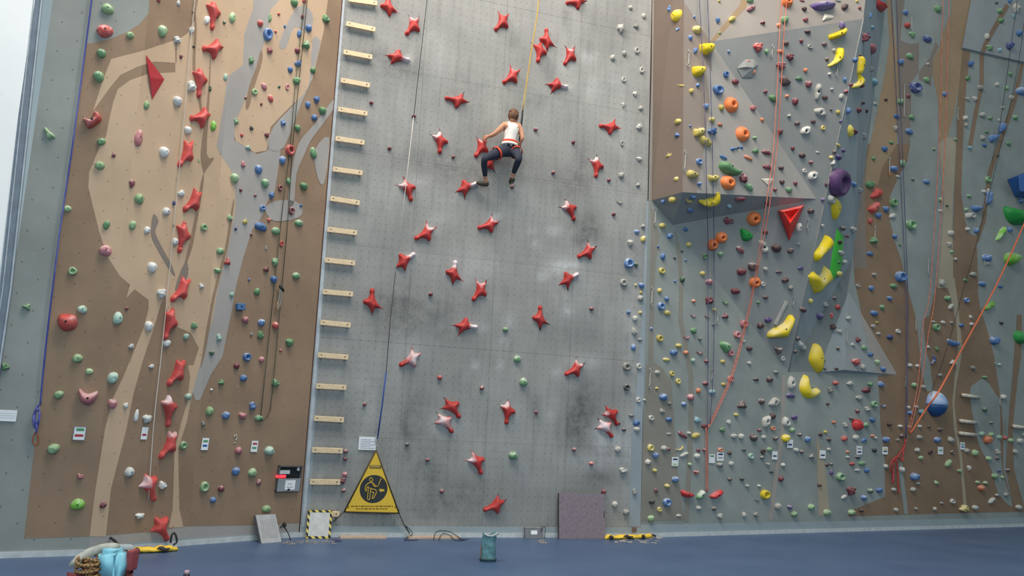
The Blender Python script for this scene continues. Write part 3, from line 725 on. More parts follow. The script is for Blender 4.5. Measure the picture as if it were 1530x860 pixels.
PLACED = []
def crowded(code, x, y, w, h):
    for c2, x2, y2, w2, h2 in PLACED:
        if abs(x-x2) < .36*(w+w2)/2 and abs(y-y2) < .36*(h+h2)/2 and (c2[0] == code[0] or min(w, h) < 6): return True
    PLACED.append((code, x, y, w, h)); return False
DATA = """
@0 0 3.908
le 628 57 82 62 -20;re 613 186 108 76 22;lo 760 208 48 42;lo 946 182 56 68;go 593 313 60 54;go 577 448 70 66;le 853 615 36 52;lt 288 785 58 92 40;go 593 828 54 46;pe 806 805 50 105;rx 925 3 26 20
@250 0 3.908
we 63 18 24 34;Rs 150 70 16 16;wo 229 118 36 52;wo 140 178 34 46;wx 54 235 50 42;le 376 102 42 64;Gs 330 132 18 26;ro 540 139 38 40;gx 597 108 22 56;bq 584 203 56 72;go 738 18 48 46;rs 648 84 18 18;rs 630 186 18 14;ro 797 6 26 30
bo 684 155 16 24;bo 822 166 40 44;bo 768 197 30 48;Ro 787 100 22 30;gx 920 112 50 44;px 594 296 40 38;Ro 757 296 34 42;gt 805 266 54 56;gx 487 355 36 46;bx 759 372 38 48;bo 715 408 34 36;go 847 411 34 40;go 751 473 48 46;mo 337 450 24 48
wx 136 505 58 66;wo 56 592 56 60;Rs 78 331 20 30;Gx 247 519 20 40;ks 152 273 10 20;pe 562 505 50 34 -50;pq 699 509 24 38;lq 507 538 36 34;Gs 651 508 10 20;Rs 455 572 12 18;re 600 576 48 34 -60;Rs 547 609 16 22;bx 869 581 38 40
bo 818 612 32 42;go 903 647 46 44;bo 856 686 36 36;bx 673 718 36 36;go 758 748 38 38;ve 266 736 36 62;gx 400 710 30 38;kx 488 749 26 26;wo 117 760 44 46;rs 433 789 20 30;Rx 578 789 32 32;mx 473 855 24 14
@500 0 3.908
Rs 214 601 26 24;Rs 462 680 26 24
@750 0 3.908
Rs 195 757 24 26;Rs 415 831 22 26;wo 750 46 24 28;wo 827 95 26 32;wx 690 168 46 54;tx 783 157 36 26;to 713 314 28 34;wq 786 297 30 38;wo 646 339 30 38;wq 814 411 26 38;wq 709 466 26 30;wx 775 549 28 32;wx 707 612 20 36;wx 809 632 26 30;wx 800 742 34 44;tq 700 838 20 34
@960 0 3.908
bx 172 56 40 46;Yo 210 95 62 66;bx 212 173 28 28;yx 163 327 28 30;ys 202 360 20 16;yo 213 712 42 40;bt 210 790 34 40;bs 300 100 16 18;yo 317 175 58 44;bo 277 221 26 32;bx 306 295 24 40 -30
bo 320 498 22 28;yo 283 532 28 34;bq 437 527 58 54;bo 368 621 32 36;ye 457 630 32 42 40;yo 403 700 34 38;bx 403 768 50 48;oo 451 728 32 20;bs 277 736 16 16;bs 502 301 16 22;bx 438 118 28 42;ye 520 113 52 36 35;go 450 192 16 18
ys 447 7 16 12;go 625 3 46 34;Re 632 52 66 34 35;Rt 700 133 36 30;bq 484 436 32 38;Ro 538 479 42 36;rx 670 275 58 56;gx 722 301 26 36;oe 804 301 48 26;Rx 858 333 46 44;Rx 805 384 62 48;ge 758 573 58 42 -20;Rt 716 534 30 28
os 841 561 22 24;po 642 632 38 36;Ro 888 592 38 50;oo 696 700 22 26;gs 652 806 26 24;go 826 118 48 46;oo 795 148 32 28;Rx 800 768 34 50;no 837 253 36 32
@1120 0 3.908
no 317 54 32 30;Ro 325 116 34 30;no 337 186 40 30;Ro 300 240 24 28;Re 305 5 36 14;ne 552 42 50 40 40;we 513 3 44 18;ux 535 148 36 48;no 435 259 34 26;wq 351 272 32 26;ws 490 293 20 26;no 450 348 24 26;oo 324 410 26 28;ws 464 432 20 24
gx 288 460 48 28;Ro 341 492 40 46;ws 478 520 18 20;no 438 570 38 30;wt 229 676 30 28;no 276 720 36 28;no 370 710 32 26;yq 426 746 24 30;ns 474 640 18 14;ys 625 8 16 20;Rs 640 48 18 24;be 702 92 12 40;Rx 662 220 36 60;us 685 195 12 14
po 710 286 48 44;bo 613 350 30 36;ns 643 324 16 16;bo 554 465 22 32;Rs 585 495 16 28;Rs 648 500 14 30;Rt 560 534 28 34;wo 532 563 26 40;be 571 646 20 44;yo 514 655 26 32;Ro 634 642 26 34;ns 655 600 14 24;no 679 648 20 22;wx 730 606 34 22
us 529 707 18 22;Rx 610 768 34 34;wx 666 798 44 30;yo 516 850 32 22;tx 709 405 22 32;co 722 480 40 42;cs 712 160 18 24;ns 792 583 20 20
@1270 0 3.908
bo 319 75 34 32;ro 329 150 34 38;gx 357 203 40 34;go 506 54 40 44;Be 445 230 62 42;ge 345 330 50 38;bo 290 363 38 38;go 442 467 38 34;Bq 374 514 66 58;go 288 595 34 40;Ro 336 562 24 24;be 268 680 40 30;ge 355 685 42 32;wx 262 748 26 36;be 340 767 52 38
ge 237 833 34 22;bo 550 550 34 30;go 867 66 28 32;ks 852 18 16 16;go 876 121 30 34;bs 928 8 18 24;wx 960 45 30 60;cx 950 95 16 30;bo 980 195 28 44;Bo 924 268 36 50;gx 810 280 42 36;wx 793 215 24 40;co 870 293 20 24;bo 698 374 34 38;gx 680 458 24 36
go 932 433 22 26;wx 853 494 20 30;to 757 513 36 34;go 910 515 20 26;wx 682 578 30 24;wx 722 576 26 30;wx 768 672 36 38;go 815 690 26 24;wx 936 569 20 30;ws 887 628 18 20;go 960 687 26 32;wo 668 690 24 32;ws 672 730 18 26;gs 612 815 20 18;wx 868 702 18 18
ws 450 375 14 18;bo 782 848 26 24;go 922 840 28 26;gs 796 772 24 16;wx 768 805 28 34
@0 210 3.908
Ro 664 86 26 30;le 582 147 64 54 25;Rx 768 250 36 60;lo 809 340 54 70;lo 395 398 48 42;go 622 492 44 60;po 617 642 75 72;lq 425 762 54 48;lo 772 493 42 56;wo 857 522 36 46;wo 968 413 44 50;wo 955 67 58 64;wo 886 738 54 64
@250 210 3.908
mx 470 42 36 26;rq 713 57 52 66;bo 670 114 38 50;ge 850 72 40 68 25;px 440 139 30 38;bo 530 169 46 56;lo 390 219 52 58;go 567 249 48 54;gx 706 236 30 48;gc 182 115 16 48;Rq 657 276 26 36;go 794 266 48 44;Rs 427 289 20 24;Rt 511 319 22 24;bx 606 317 36 44
bq 554 393 36 34;bs 778 379 18 22;Rq 722 410 36 46;lx 362 450 38 34;yx 452 474 30 34;be 542 502 80 52 -10;ro 592 463 24 24;ge 765 481 52 42;ge 630 526 50 46;wx 79 308 40 46;Bx 36 365 22 32;wx 3 412 22 36;kx 36 495 12 24;lq 210 506 38 42;Bs 398 515 18 22
Rs 488 548 14 22;wo 42 590 38 50;rq 665 602 22 36;tx 575 627 14 30;go 306 645 44 44;rt 348 708 42 56;gx 626 706 40 54;gx 291 758 44 38;Rx 575 752 34 34;bo 619 810 40 48;bs 476 811 12 14;ge 749 789 48 42;wx 197 848 32 30
@500 210 3.908
Rs 320 46 26 26;Rs 692 96 22 22
@750 210 3.908
Rs 298 187 24 24;Rs 623 231 22 24;Rs 59 270 24 28;Rs 651 430 24 24;wx 800 108 34 28;wo 695 203 34 36;tt 793 260 26 28;tc 684 361 38 28;tt 822 500 26 30;be 786 532 34 26;ye 823 573 30 42 -30;wx 748 596 36 46;bq 738 717 54 58;Go 781 724 26 28;tq 708 829 40 42;bo 813 845 36 34;ys 780 842 14 14
@960 210 3.908
yx 168 88 46 46;bo 165 195 38 40;yo 204 225 32 34;bq 328 123 38 38;bs 328 252 28 28;be 470 98 54 24 -10;oe 615 101 62 24 -10;gx 656 62 38 38;Re 720 69 66 32;Re 725 154 64 34;no 806 159 32 32;Rx 582 222 46 56 -30;ge 617 271 60 42 -20;no 811 242 30 34;Rs 770 287 22 26
go 851 289 42 38;Ro 890 250 24 28;ye 177 343 48 42;bo 121 354 26 26;yc 266 348 36 40;bo 295 326 34 28;bo 279 403 36 30;Re 570 337 60 36 20;co 506 381 28 26;yo 113 497 38 38;bo 155 556 34 42;be 250 517 34 30 -20;yo 268 606 32 34;bs 89 619 14 18;be 116 675 30 48
ks 186 686 10 12;ks 229 646 12 12;bs 250 697 14 12;yq 110 760 36 40;bs 188 819 16 16;Go 229 810 28 44;yo 348 776 30 34;po 386 824 44 40;Rx 497 466 66 46;Rs 728 360 26 30;Ro 716 535 34 30;no 779 626 60 52;no 862 642 38 38;gq 363 674 28 36;go 453 661 34 32
Re 568 637 64 40 -30;Ro 577 764 58 46;no 643 733 62 56;wo 716 750 30 32;ne 794 766 46 20;no 830 812 42 42;wq 701 836 28 28
@1120 210 3.908
Ro 250 45 24 28;no 305 86 42 38;Ro 356 127 26 26;wq 318 176 26 28;we 396 68 26 14;no 355 410 40 38;to 284 605 24 20;ux 297 744 36 28;yx 517 32 34 40;no 493 67 24 26;uo 544 57 20 24;yo 475 98 26 26;uo 514 96 30 38;wt 485 131 30 46;ns 445 256 16 30
uo 424 344 22 26;wx 421 497 16 28;bo 783 49 36 36;gs 719 105 22 26;bo 606 255 32 32;go 697 258 52 46;wx 640 292 34 34;bo 790 400 34 40;bo 746 436 36 38;rx 699 470 24 38;wx 600 517 34 38;gt 718 585 46 46;be 700 660 44 30;ts 722 782 24 26
@1270 210 3.908
bo 251 165 46 40;ge 300 132 30 46;ge 238 14 30 18;we 280 210 36 16;Gs 364 228 14 16;be 443 241 44 32;gs 486 50 18 18;gq 247 364 42 52;we 244 440 46 34 20;gq 347 492 50 58;bo 257 560 32 30;gs 288 608 14 16;bq 288 795 56 62;le 254 848 46 26;go 524 345 18 30;ws 524 410 18 24
Gs 562 380 16 18;wo 583 540 34 36;wx 575 605 30 36;gs 588 650 18 24;wt 612 692 22 24;cx 695 42 24 26;gq 800 228 30 36;go 692 324 26 24;ws 777 298 22 24;wo 803 290 14 24;wo 683 438 26 40;wq 708 438 34 36;gs 673 403 18 26;wo 682 517 26 28;bo 732 525 24 36
bt 990 352 24 44;bx 927 520 28 34;bo 791 686 44 52;wx 796 715 22 30;wx 713 780 40 34;go 670 815 24 24;be 768 836 52 32;bo 875 852 30 20;bo 782 30 32 34;be 825 3 30 16;go 922 20 26 26;Gs 858 88 16 18;wx 530 830 38 46
@0 420 3.908
gt 158 150 64 44 -25;mo 481 165 60 54;me 685 216 56 80;Rx 738 158 22 28;wo 866 261 48 64;wx 765 379 32 36;wx 938 69 56 60;wo 971 361 44 46;lo 453 449 64 56;le 522 527 50 40;gx 30 498 56 50;mo 656 562 60 74;lo 345 661 62 52;po 654 713 52 62;wx 732 724 30 36;wx 883 496 30 30;we 795 783 26 80;wx 855 800 52 62
@250 420 3.908
wo 198 36 36 48;mx 374 78 30 34;ge 521 60 38 46;po 453 224 42 42;bo 547 240 42 44;ro 629 257 38 48;gx 541 313 40 52;gx 152 258 40 44;mo 107 322 32 40;mx 300 328 36 46;wo 3 355 26 44;ts 489 310 14 26;Gx 257 417 32 34;bq 462 441 46 50;po 548 456 32 36;Ro 402 493 34 42
bo 442 564 40 44;gx 710 355 46 58;rs 660 402 12 14;gt 313 590 38 40;ws 256 632 14 16;mo 119 672 38 42;gx 626 592 50 48;bx 494 727 44 54;le 245 758 48 58;bo 340 782 46 48;px 437 783 48 48;tx 208 830 28 36;go 532 798 50 40
@500 420 3.908
Rs 560 75 28 28;rs 613 562 30 32;Rs 859 622 28 30;Rs 175 717 24 30;go 997 282 34 30
@750 420 3.908
Rs 522 160 28 26;ge 88 453 46 44;ge 123 589 50 54;tq 726 498 46 46;wq 798 496 30 34;kq 726 618 36 36;Rs 199 763 22 28;wq 795 692 26 30;tx 755 783 34 24;bo 783 824 40 40;ws 830 692 10 16;bs 738 180 26 26;ys 806 182 20 20;wo 775 217 32 36;wx 770 292 36 48;te 803 340 30 20;bo 766 385 28 42;wo 807 98 34 36;ys 810 65 16 20
@960 420 3.908
yo 97 54 26 34;bo 139 103 28 32;bq 105 145 42 48;ye 142 184 42 32;bs 49 275 16 22;yq 97 333 38 44;yo 210 376 38 32;bo 179 415 44 42;oo 251 416 30 30;ye 138 457 48 24;mo 292 461 26 30;wo 84 531 34 28;yq 169 539 28 34;yq 204 583 28 36;ys 81 624 22 18;bo 119 675 46 46
ts 154 712 24 26;wx 112 756 34 30;wq 48 797 32 34;bo 152 805 40 34;be 240 717 36 30;po 278 676 40 46;oo 323 638 28 36;cx 317 808 44 40;os 296 115 26 22;Rc 293 202 34 28;Rc 375 206 36 24;Rx 384 113 46 50;gc 480 124 42 36;Rt 479 204 42 42;gx 294 288 40 40;ts 332 335 20 26
pc 252 327 42 32;Rc 331 417 44 32;Ro 371 466 28 26;ys 414 165 18 24;ts 412 252 20 24;pq 589 249 44 46;pq 549 312 40 44;pq 511 419 34 40;ye 467 468 30 26;no 621 391 38 36;ws 588 350 16 22;wx 621 477 24 26;pq 511 570 34 44;ye 472 601 32 24;Ro 366 596 36 32;co 404 645 40 34
nt 576 722 54 56;Ro 363 845 46 30;ys 543 778 26 28;no 661 572 38 22;no 739 573 38 38;to 777 531 30 28;no 692 701 36 40;no 756 786 34 42;nt 790 399 54 52 180;Re 541 57 62 42;ne 717 93 38 26;uo 732 224 46 40;no 687 257 42 44;gs 674 122 24 22;to 862 38 32 38;wq 817 450 26 30;wx 500 822 24 36
@1120 420 3.908
no 309 165 34 36;ye 352 114 18 34 -40;no 278 333 22 28;no 264 410 24 24;ue 236 666 60 36;uo 258 793 40 34;ns 430 463 16 26;ns 438 510 20 14;ns 505 510 26 18;uo 404 202 36 42;rt 475 198 18 42 180;re 511 150 30 38;ns 493 98 22 22;wx 438 135 30 36;wx 574 216 28 32;nx 481 265 36 40;wx 522 293 38 28
ns 513 393 18 26;Rx 627 342 26 36;wx 600 370 28 24;gx 664 388 38 34;bo 702 427 32 28;rx 614 469 46 44;wx 657 500 34 38;lx 740 471 28 36;bo 775 512 32 34;rs 497 593 30 34;tx 466 634 32 42;wx 583 596 40 36;gx 700 600 30 32;bx 762 600 36 38;Rx 675 635 44 44;wx 635 680 44 36
gq 723 716 36 40;bc 775 726 34 28;wx 684 745 38 34;ns 453 715 18 20;Rx 625 757 24 30;bx 711 806 30 38;ns 590 800 24 24;gx 675 838 32 40;os 489 822 24 22;wx 556 838 34 34
@1270 420 3.908
ge 252 28 44 34;bo 228 100 32 30;go 183 152 28 34;be 138 187 50 38;wx 130 262 24 28;ws 162 305 24 22;ys 155 240 12 14;wq 276 291 26 28;Be 228 325 38 36;bo 119 40 30 34;wq 44 25 24 22;go 565 100 34 38;we 585 147 40 30 40;bq 675 110 28 34;wx 700 208 18 24;ws 705 250 20 26
bx 645 256 28 30;ws 484 236 20 18;wo 540 240 26 24;to 590 242 20 22;gq 497 268 38 46;wt 452 384 26 26;gx 504 394 26 26;Bc 480 462 40 52 70;wt 597 475 42 40;ws 343 490 24 30;we 393 494 32 24;go 371 606 32 36;wo 427 616 30 28;te 523 548 30 24;to 713 505 26 30;gs 783 560 28 24
bo 837 345 50 54;ko 880 242 24 24;mc 858 482 38 32;wo 890 675 34 36;Go 780 748 24 34;cx 410 762 36 40;bo 349 767 32 32;ws 383 732 28 22;ws 336 735 18 26;ws 290 845 28 24;ns 225 833 26 30;ws 403 846 26 22;Gs 820 825 20 20;ns 458 848 20 20;ws 345 848 20 20
@0 630 3.738
lo 299 149 74 62;px 447 303 40 36;ve 432 459 88 68 12;Ro 573 462 36 44;wo 720 278 52 62;wx 903 352 46 52;wx 778 522 52 40
@250 630 3.738
gq 86 130 38 46;po 396 160 40 50;mo 567 160 52 58;bo 380 274 46 52;le 472 281 50 52;Re 509 338 28 40;lq 205 361 48 60;Ro 299 371 36 44;be 254 435 38 36;le 551 485 54 44
@500 630 3.738
Rs 62 163 30 26;Rs 58 206 26 26;po 57 293 32 32;Rx 45 325 44 40;Rs 48 381 30 28;ks 405 124 24 28;Rs 518 210 26 24;Rs 597 386 26 28
@750 630 3.738
go 62 187 50 50;Rs 401 153 24 26;rs 498 231 24 24;Ro 566 389 28 34;wo 645 152 36 38;wx 675 270 50 36;wo 628 459 32 36;to 692 503 36 36;tx 738 390 26 42;ko 680 42 26 22;Ro 646 6 34 20;wo 752 40 36 34
@960 630 3.738
yq 42 143 36 42;bo 70 185 38 38;wo 118 147 36 40;Rs 143 150 24 22;wo 28 223 34 38;ys 65 270 26 28;ys 135 356 32 30;Rx 73 382 26 28;ko 50 443 38 34;bq 133 447 44 46;yq 92 487 26 30;lo 44 536 38 40;bo 180 319 42 38;we 146 66 36 14;yc 205 150 52 34 20;we 230 182 58 26 20
Re 222 73 66 32 -25;ws 258 62 26 24;ye 295 76 56 36 15;Ro 345 35 50 54;gx 443 43 34 32;Rs 310 157 24 22;Rs 342 155 20 24;wo 302 190 36 36;ls 260 236 22 26;rt 297 280 38 28 180;oq 434 155 30 26;to 430 238 40 36;wo 493 232 28 32;no 484 173 24 26;ns 484 319 24 24
ks 553 318 26 22;ws 583 356 20 22;ws 649 356 20 20;we 312 480 34 26;no 398 483 26 26;wx 429 525 32 36;we 565 518 22 36;tx 630 516 28 30;we 200 522 34 18;wo 508 78 36 32;wo 547 80 30 38;no 617 87 42 42;wo 674 84 28 26;wx 475 8 24 24;Rs 650 45 26 22;oq 727 36 30 26
ns 738 90 24 30;lo 832 43 34 30;mq 602 190 30 36;ks 565 156 26 18;nq 671 165 28 30;lo 706 152 30 28;ks 666 198 24 22;wt 696 236 26 30 180;wo 783 240 24 28;ks 718 277 28 14;Ro 769 316 26 40;kc 638 437 28 20;wo 752 470 38 42;ux 819 474 26 32;lo 844 513 36 36
@1120 630 3.738
wo 258 157 30 30;ns 288 166 24 24;bo 321 96 34 36;ns 277 70 26 22;no 394 69 26 24;ys 420 55 20 22;no 440 97 24 28;ws 440 152 22 20;tx 344 192 30 34;no 431 238 26 22;ns 455 235 18 18;ux 452 280 24 32;gq 503 305 44 46;ns 388 352 24 22;lo 341 473 36 38;le 430 505 48 40
lo 567 503 40 36;Rx 557 380 42 54 -20;we 525 418 36 22 20;bo 635 421 34 34;Go 669 383 28 36;bo 722 379 38 34;we 599 268 40 18;bo 651 269 30 32;ge 625 231 46 30;rs 569 233 30 24;ko 602 195 32 24;ko 694 157 28 28;ro 525 92 32 36;wo 589 86 34 34;be 637 100 38 26 20
os 684 77 22 20;ws 700 88 20 18;bo 757 97 38 38;os 545 166 20 18;ws 546 196 24 18;ns 620 492 26 24;to 757 248 22 32
@1270 630 3.738
ws 215 15 22 24;ws 279 24 26 30;ws 387 25 26 26;ws 436 26 22 20;no 284 78 28 28;we 385 85 36 28;te 266 100 22 18;bo 483 98 34 38;wx 558 98 36 36;no 499 42 28 26;wo 372 157 28 32;nq 445 168 24 26;nq 570 170 24 24;we 650 160 32 30;le 693 172 34 42;lo 391 199 26 28
le 545 230 44 36 35;lx 608 272 28 26;wx 660 255 18 38;bo 357 304 46 46;ws 376 342 26 20;wo 349 376 30 30;lx 478 338 22 26;wo 285 265 28 40;to 242 378 28 28;wo 254 490 26 28;ts 366 483 18 20;wq 569 442 28 30;ts 510 452 20 16;to 470 485 16 28;yx 630 482 44 48;wo 695 478 34 34
we 787 438 44 30 25;to 820 408 24 20;to 868 405 26 26;wo 938 476 36 34;oo 760 98 42 50;lo 785 70 30 30;mo 730 65 30 34;mo 829 84 24 28;rs 860 88 18 24;le 896 103 34 28;wo 944 105 28 34;wx 916 165 22 34;wx 817 165 26 36;no 818 201 22 24;lo 770 204 30 32;Bo 829 272 22 20
no 877 268 22 24;lo 804 302 34 36;lo 848 308 20 22;lo 710 336 26 22;lo 754 339 28 22;oo 728 368 38 42;wx 965 70 22 26
"""
ox = oy = 0; sc_ = 1
for line in DATA.strip().split('\n'):
    if line[0] == '@':
        ox, oy, sc_ = (float(t) for t in line[1:].split()); continue
    for ent in line.split(';'):
        t = ent.split(); x, y, w_, h_ = (float(q) for q in t[1:5])
        if crowded(t[0], ox+x/sc_, oy+y/sc_, w_/sc_, h_/sc_): continue
        hold(t[0], ox+x/sc_, oy+y/sc_, w_/sc_, h_/sc_, float(t[5]) if len(t) > 5 else 0.0)

# ---- red star-shaped speed holds: two sharp horns, a blunt shoulder and a long knob
def star_outline():
    return [(.168, -.034), (.205, -.044), (.244, -.032), (.258, 0), (.244, .032), (.205, .044), (.168, .037), (.112, .056), (.072, .095), (.062, .138), (.028, .154), (-.008, .134),
            (-.034, .088), (-.068, .052), (-.13, .026), (-.19, .006), (-.222, -.008), (-.185, -.014), (-.13, -.026), (-.080, -.060), (-.083, -.12), (-.096, -.17), (-.101, -.2), (-.078, -.172), (-.042, -.122), (.048, -.064), (.11, -.044)]
def speed_mat(name, chalk, rgb=(182, 58, 54)):
    mt, nt, b = base_mat(name, .42, .4)
    tc = N(nt, 'ShaderNodeTexCoord'); oi = N(nt, 'ShaderNodeObjectInfo')
    s = N(nt, 'ShaderNodeSeparateXYZ'); nt.links.new(tc.outputs['Object'], s.inputs[0])
    vm = N(nt, 'ShaderNodeVectorMath', operation='ADD'); nt.links.new(tc.outputs['Object'], vm.inputs[0]); nt.links.new(oi.outputs['Location'], vm.inputs[1])
    nz = noise_n(nt, vm.outputs[0], 7, 4, .6)
    at = N(nt, 'ShaderNodeAttribute', attribute_name='chalk')
    f = ramp_n(nt, math_n(nt, 'ADD', at.outputs['Fac'], math_n(nt, 'MULTIPLY', math_n(nt, 'SUBTRACT', nz, .5), .9)), .42, .78)
    c1 = srgb(*rgb)
    va = N(nt, 'ShaderNodeHueSaturation'); va.inputs['Color'].default_value = c1
    nt.links.new(math_n(nt, 'ADD', .88, math_n(nt, 'MULTIPLY', oi.outputs['Random'], .24)), va.inputs['Value'])
    nt.links.new(mix_n(nt, math_n(nt, 'MULTIPLY', f, .9), va.outputs[0], srgb(232, 220, 222)), b.inputs['Base Color'])
    return mt
M_SPH = speed_mat('speed_hold_red', .5); M_SPW = speed_mat('wing_speed_hold_red', .5, (200, 82, 78))
SPO = smooth2(star_outline(), 3)
def star_mesh(chalk_where, mat, outline=None):
    """chalk_where: list of (x, y, radius, amount) in the hold's own frame"""
    me = inflate('speed_hold', outline or SPO, .092, .6, step=.024)
    at = me.attributes.new('chalk', 'FLOAT', 'POINT')
    for i, v in enumerate(me.vertices):
        a = 0
        for cx, cy, r, am in chalk_where: a = max(a, am*max(0, 1-math.hypot(v.co.x-cx, v.co.y-cy)/r))
        at.data[i].value = a
    me.materials.append(mat); return me
def hornpt(a, r): return (math.cos(R_(a))*r, math.sin(R_(a))*r)
CH = {0: ('', []), 1: ('chalked horns', [(*hornpt(215, .14), .2, .95)]), 2: ('chalked knob', [(.2, 0, .2, 1.1)]),
      3: ('chalk-whitened', [(-.05, 0, .42, .86)]), 4: ('lightly chalked', [(*hornpt(220, .1), .16, .75)])}
STARS = {}
def star(x, y, ang, chalk, size=1.0, lane='', seq=''):
    f = facet_at(x, y, None if x > 440 else ('wing_face', 'outer_panel_face'))
    wing = x < 440; key = (chalk, wing)
    p = f.hit(x, y); a = f.dirang(x, y, ang)
    if wing:   # a narrower model of the same hold
        q = .68; a2 = math.atan2(math.sin(a), math.cos(a)/q); ca, sa = math.cos(a2), math.sin(a2)
        me = star_mesh([((cx*ca-cy*sa)*q, cx*sa+cy*ca, r, am) for cx, cy, r, am in CH[chalk][1]], M_SPW, [((u*ca-v*sa)*q, u*sa+v*ca) for u, v in SPO]); a = 0.0
    else:
        if key not in STARS: STARS[key] = star_mesh(CH[chalk][1], M_SPH)
        me = STARS[key]
    o = new_obj('speed_hold', me)
    o.matrix_world = f.mat4(p, a) @ Matrix.Scale(size, 4)
    b = new_obj('bolt', bolt_me if chalk != 9 else bolt_me, None, o); b.location = (-.005, 0, .083); b.scale = (.012, .012, .008)
    d = ['right', 'upper right', 'up', 'upper left', 'left', 'lower left', 'down', 'lower right'][int(((ang % 360)+22.5)//45) % 8]
    ck = ', '+CH[chalk][0] if CH[chalk][0] else ''
    sec = 'left wing' if wing else 'speed wall'
    tag(o, f"red star speed hold, knob to the {d}{ck}, {height_word(p.z)} {sec}".replace('the up', 'the top').replace('the down', 'the bottom'), 'climbing hold', 'red speed holds on the '+sec)
for s in """581 12 95 0;618 37 233 1;592 86 -13 2;751 32 230 0;766 113 218 4;806 75 262 0;817 62 92 0;852 82 239 4;830 128 -8 2;863 3 186 0;685 150 170 0;657 209 270 1;913 190 173 0;891 246 267 1;
720 218 239 4;731 243 60 0;608 280 288 1;695 281 22 2;850 311 294 1;733 335 197 1;638 347 209 1;879 375 209 1;603 391 37 2;848 418 30 2;678 410 83 2;718 432 235 1;556 453 90 0;807 477 90 0;
693 487 -5 2;616 535 210 3;861 550 209 1;674 607 308 0;663 629 308 3;912 618 302 4;903 637 307 3;758 612 266 1;711 688 293 1;742 753 204 0;
317 17 268 0;320 72 183 0;297 117 268 0;302 174 190 0;279 226 240 0;290 298 225 0;272 348 260 0;272 430 228 0;253 477 255 0;266 552 235 0;251 606 268 1;254 659 237 1;221 722 290 1;238 785 300 0""".replace('\n', '').split(';'):
    a, b_, c_, d_ = s.split(); star(float(a), float(b_), float(c_), int(d_), 1.0 if float(a) > 440 else 1.17)
# ================================================================== BIG INDIVIDUAL HOLDS AND VOLUMES
def px_of(tile, pts):
    ox, oy, s = tile; t = [float(q) for q in pts.replace(',', ' ').split()]
    return [(ox+t[i]/s, oy+t[i+1]/s) for i in range(0, len(t), 2)]
A1, A5, A6, A7 = (0, 0, 3.908), (960, 0, 3.908), (1120, 0, 3.908), (1270, 0, 3.908)
B5, B6, B7 = (960, 210, 3.908), (1120, 210, 3.908), (1270, 210, 3.908)
C1, C5, C6, C7 = (0, 420, 3.908), (960, 420, 3.908), (1120, 420, 3.908), (1270, 420, 3.908)
D5, D6, D7, PX = (960, 630, 3.738), (1120, 630, 3.738), (1270, 630, 3.738), (0, 0, 1)
def macro(name, tile, pts, col, H, label, cat='climbing hold', sm=True, sharp=.5, dimple=None, bolt=None, chalk=.25, noise_a=0.0, facet=None, group=None):
    pp = px_of(tile, pts); cx = sum(p[0] for p in pp)/len(pp); cy = sum(p[1] for p in pp)/len(pp)
    f = facet or facet_at(cx, cy); c = f.hit(cx, cy)
    o2 = []
    for p in pp:
        d = f.hit(*p)-c; o2.append((d.dot(f.h), d.dot(f.v)))
    if sm: o2 = smooth2(o2, 3)
    dm = None
    if dimple: dm = [(dx, dy, dr, dd) for dx, dy, dr, dd in dimple]
    me = inflate(name, o2, H, sharp, dimple=dm, noise_a=noise_a, seed=cx*.01)
    me.materials.append(hm(col, chalk)); o = new_obj(name, me); o.matrix_world = f.mat4(c)
    tag(o, label, cat, group)
    if bolt is not None:
        for bx_, by_ in bolt:
            hh = max((v.co.z for v in me.vertices if (v.co.x-bx_)**2+(v.co.y-by_)**2 < .05**2), default=H)
            b = new_obj('bolt', bolt_me, None, o); b.location = (bx_, by_, hh); b.scale = (.016, .016, .012)
    return o
def pyramid(name, pts, apexes, faces, offs, col, label, facet=None, cat='volume', tile=PX, mat=None):
    """flat-faced volume: base points on the wall, apex points lifted off it"""
    base = px_of(tile, pts); ap = px_of(tile, apexes)
    cx = sum(p[0] for p in base)/len(base); cy = sum(p[1] for p in base)/len(base)
    f = facet or facet_at(cx, cy); c = f.hit(cx, cy)
    M4 = f.mat4(c); inv = M4.inverted()
    vs = [inv @ f.hit(*p, .012) for p in base]+[inv @ f.hit(*p, o) for p, o in zip(ap, offs)]
    me = pymesh(name, vs, faces); bm = bmesh.new(); bm.from_mesh(me); bmesh.ops.recalc_face_normals(bm, faces=bm.faces)
    bmesh.ops.bevel(bm, geom=bm.edges[:], offset=.008, segments=1, affect='EDGES'); bm.to_mesh(me); bm.free()
    o = new_obj(name, me, mat or hm(col, .2)); o.matrix_world = M4; tag(o, label, cat); return o, f

# left wing
pyramid('triangle_volume', '217,79 246.5,118.5 227,151', '224,116', [(0, 1, 3), (1, 2, 3), (2, 0, 3), (0, 2, 1)], [.05], 'S', 'deep red flat triangular volume on the tan left wing', mat=hold_mat('volume_crimson', (172, 44, 52), .1))
macro('notched_hold', A1, '485,690 520,702 545,690 545,658 562,655 588,675 588,712 522,752 505,735', 'r', .14, 'red notched hold with raised corner on outer brown panel', bolt=[(0, -.03)])
macro('dome_hold', C1, '340,205 365,190 440,197 455,235 440,275 385,291 347,268 335,232', 'r', .16, 'big red dome hold with chalky white top on outer brown panel', chalk=.9, bolt=[(0, 0)])
macro('cup_hold', C1, '457,640 470,627 490,645 515,655 550,645 571,640 572,665 545,708 512,719 472,702', 'p', .15, 'big pinkish red cup hold with hollowed chalky rim on brown panel', chalk=.9, bolt=[(0, -.03)])
f = facet_at(357, 458); o = new_obj('block_hold', box_mesh('block_hold', -.06, .06, -.05, .05, 0, .09, .012), hm('b')); o.matrix_world = f.mat4(f.hit(357, 458), R_(8)); tag(o, 'blue square block hold on brown left wing', 'climbing hold')
b = new_obj('bolt', bolt_me, None, o); b.location = (0, 0, .09); b.scale = (.014, .014, .01)

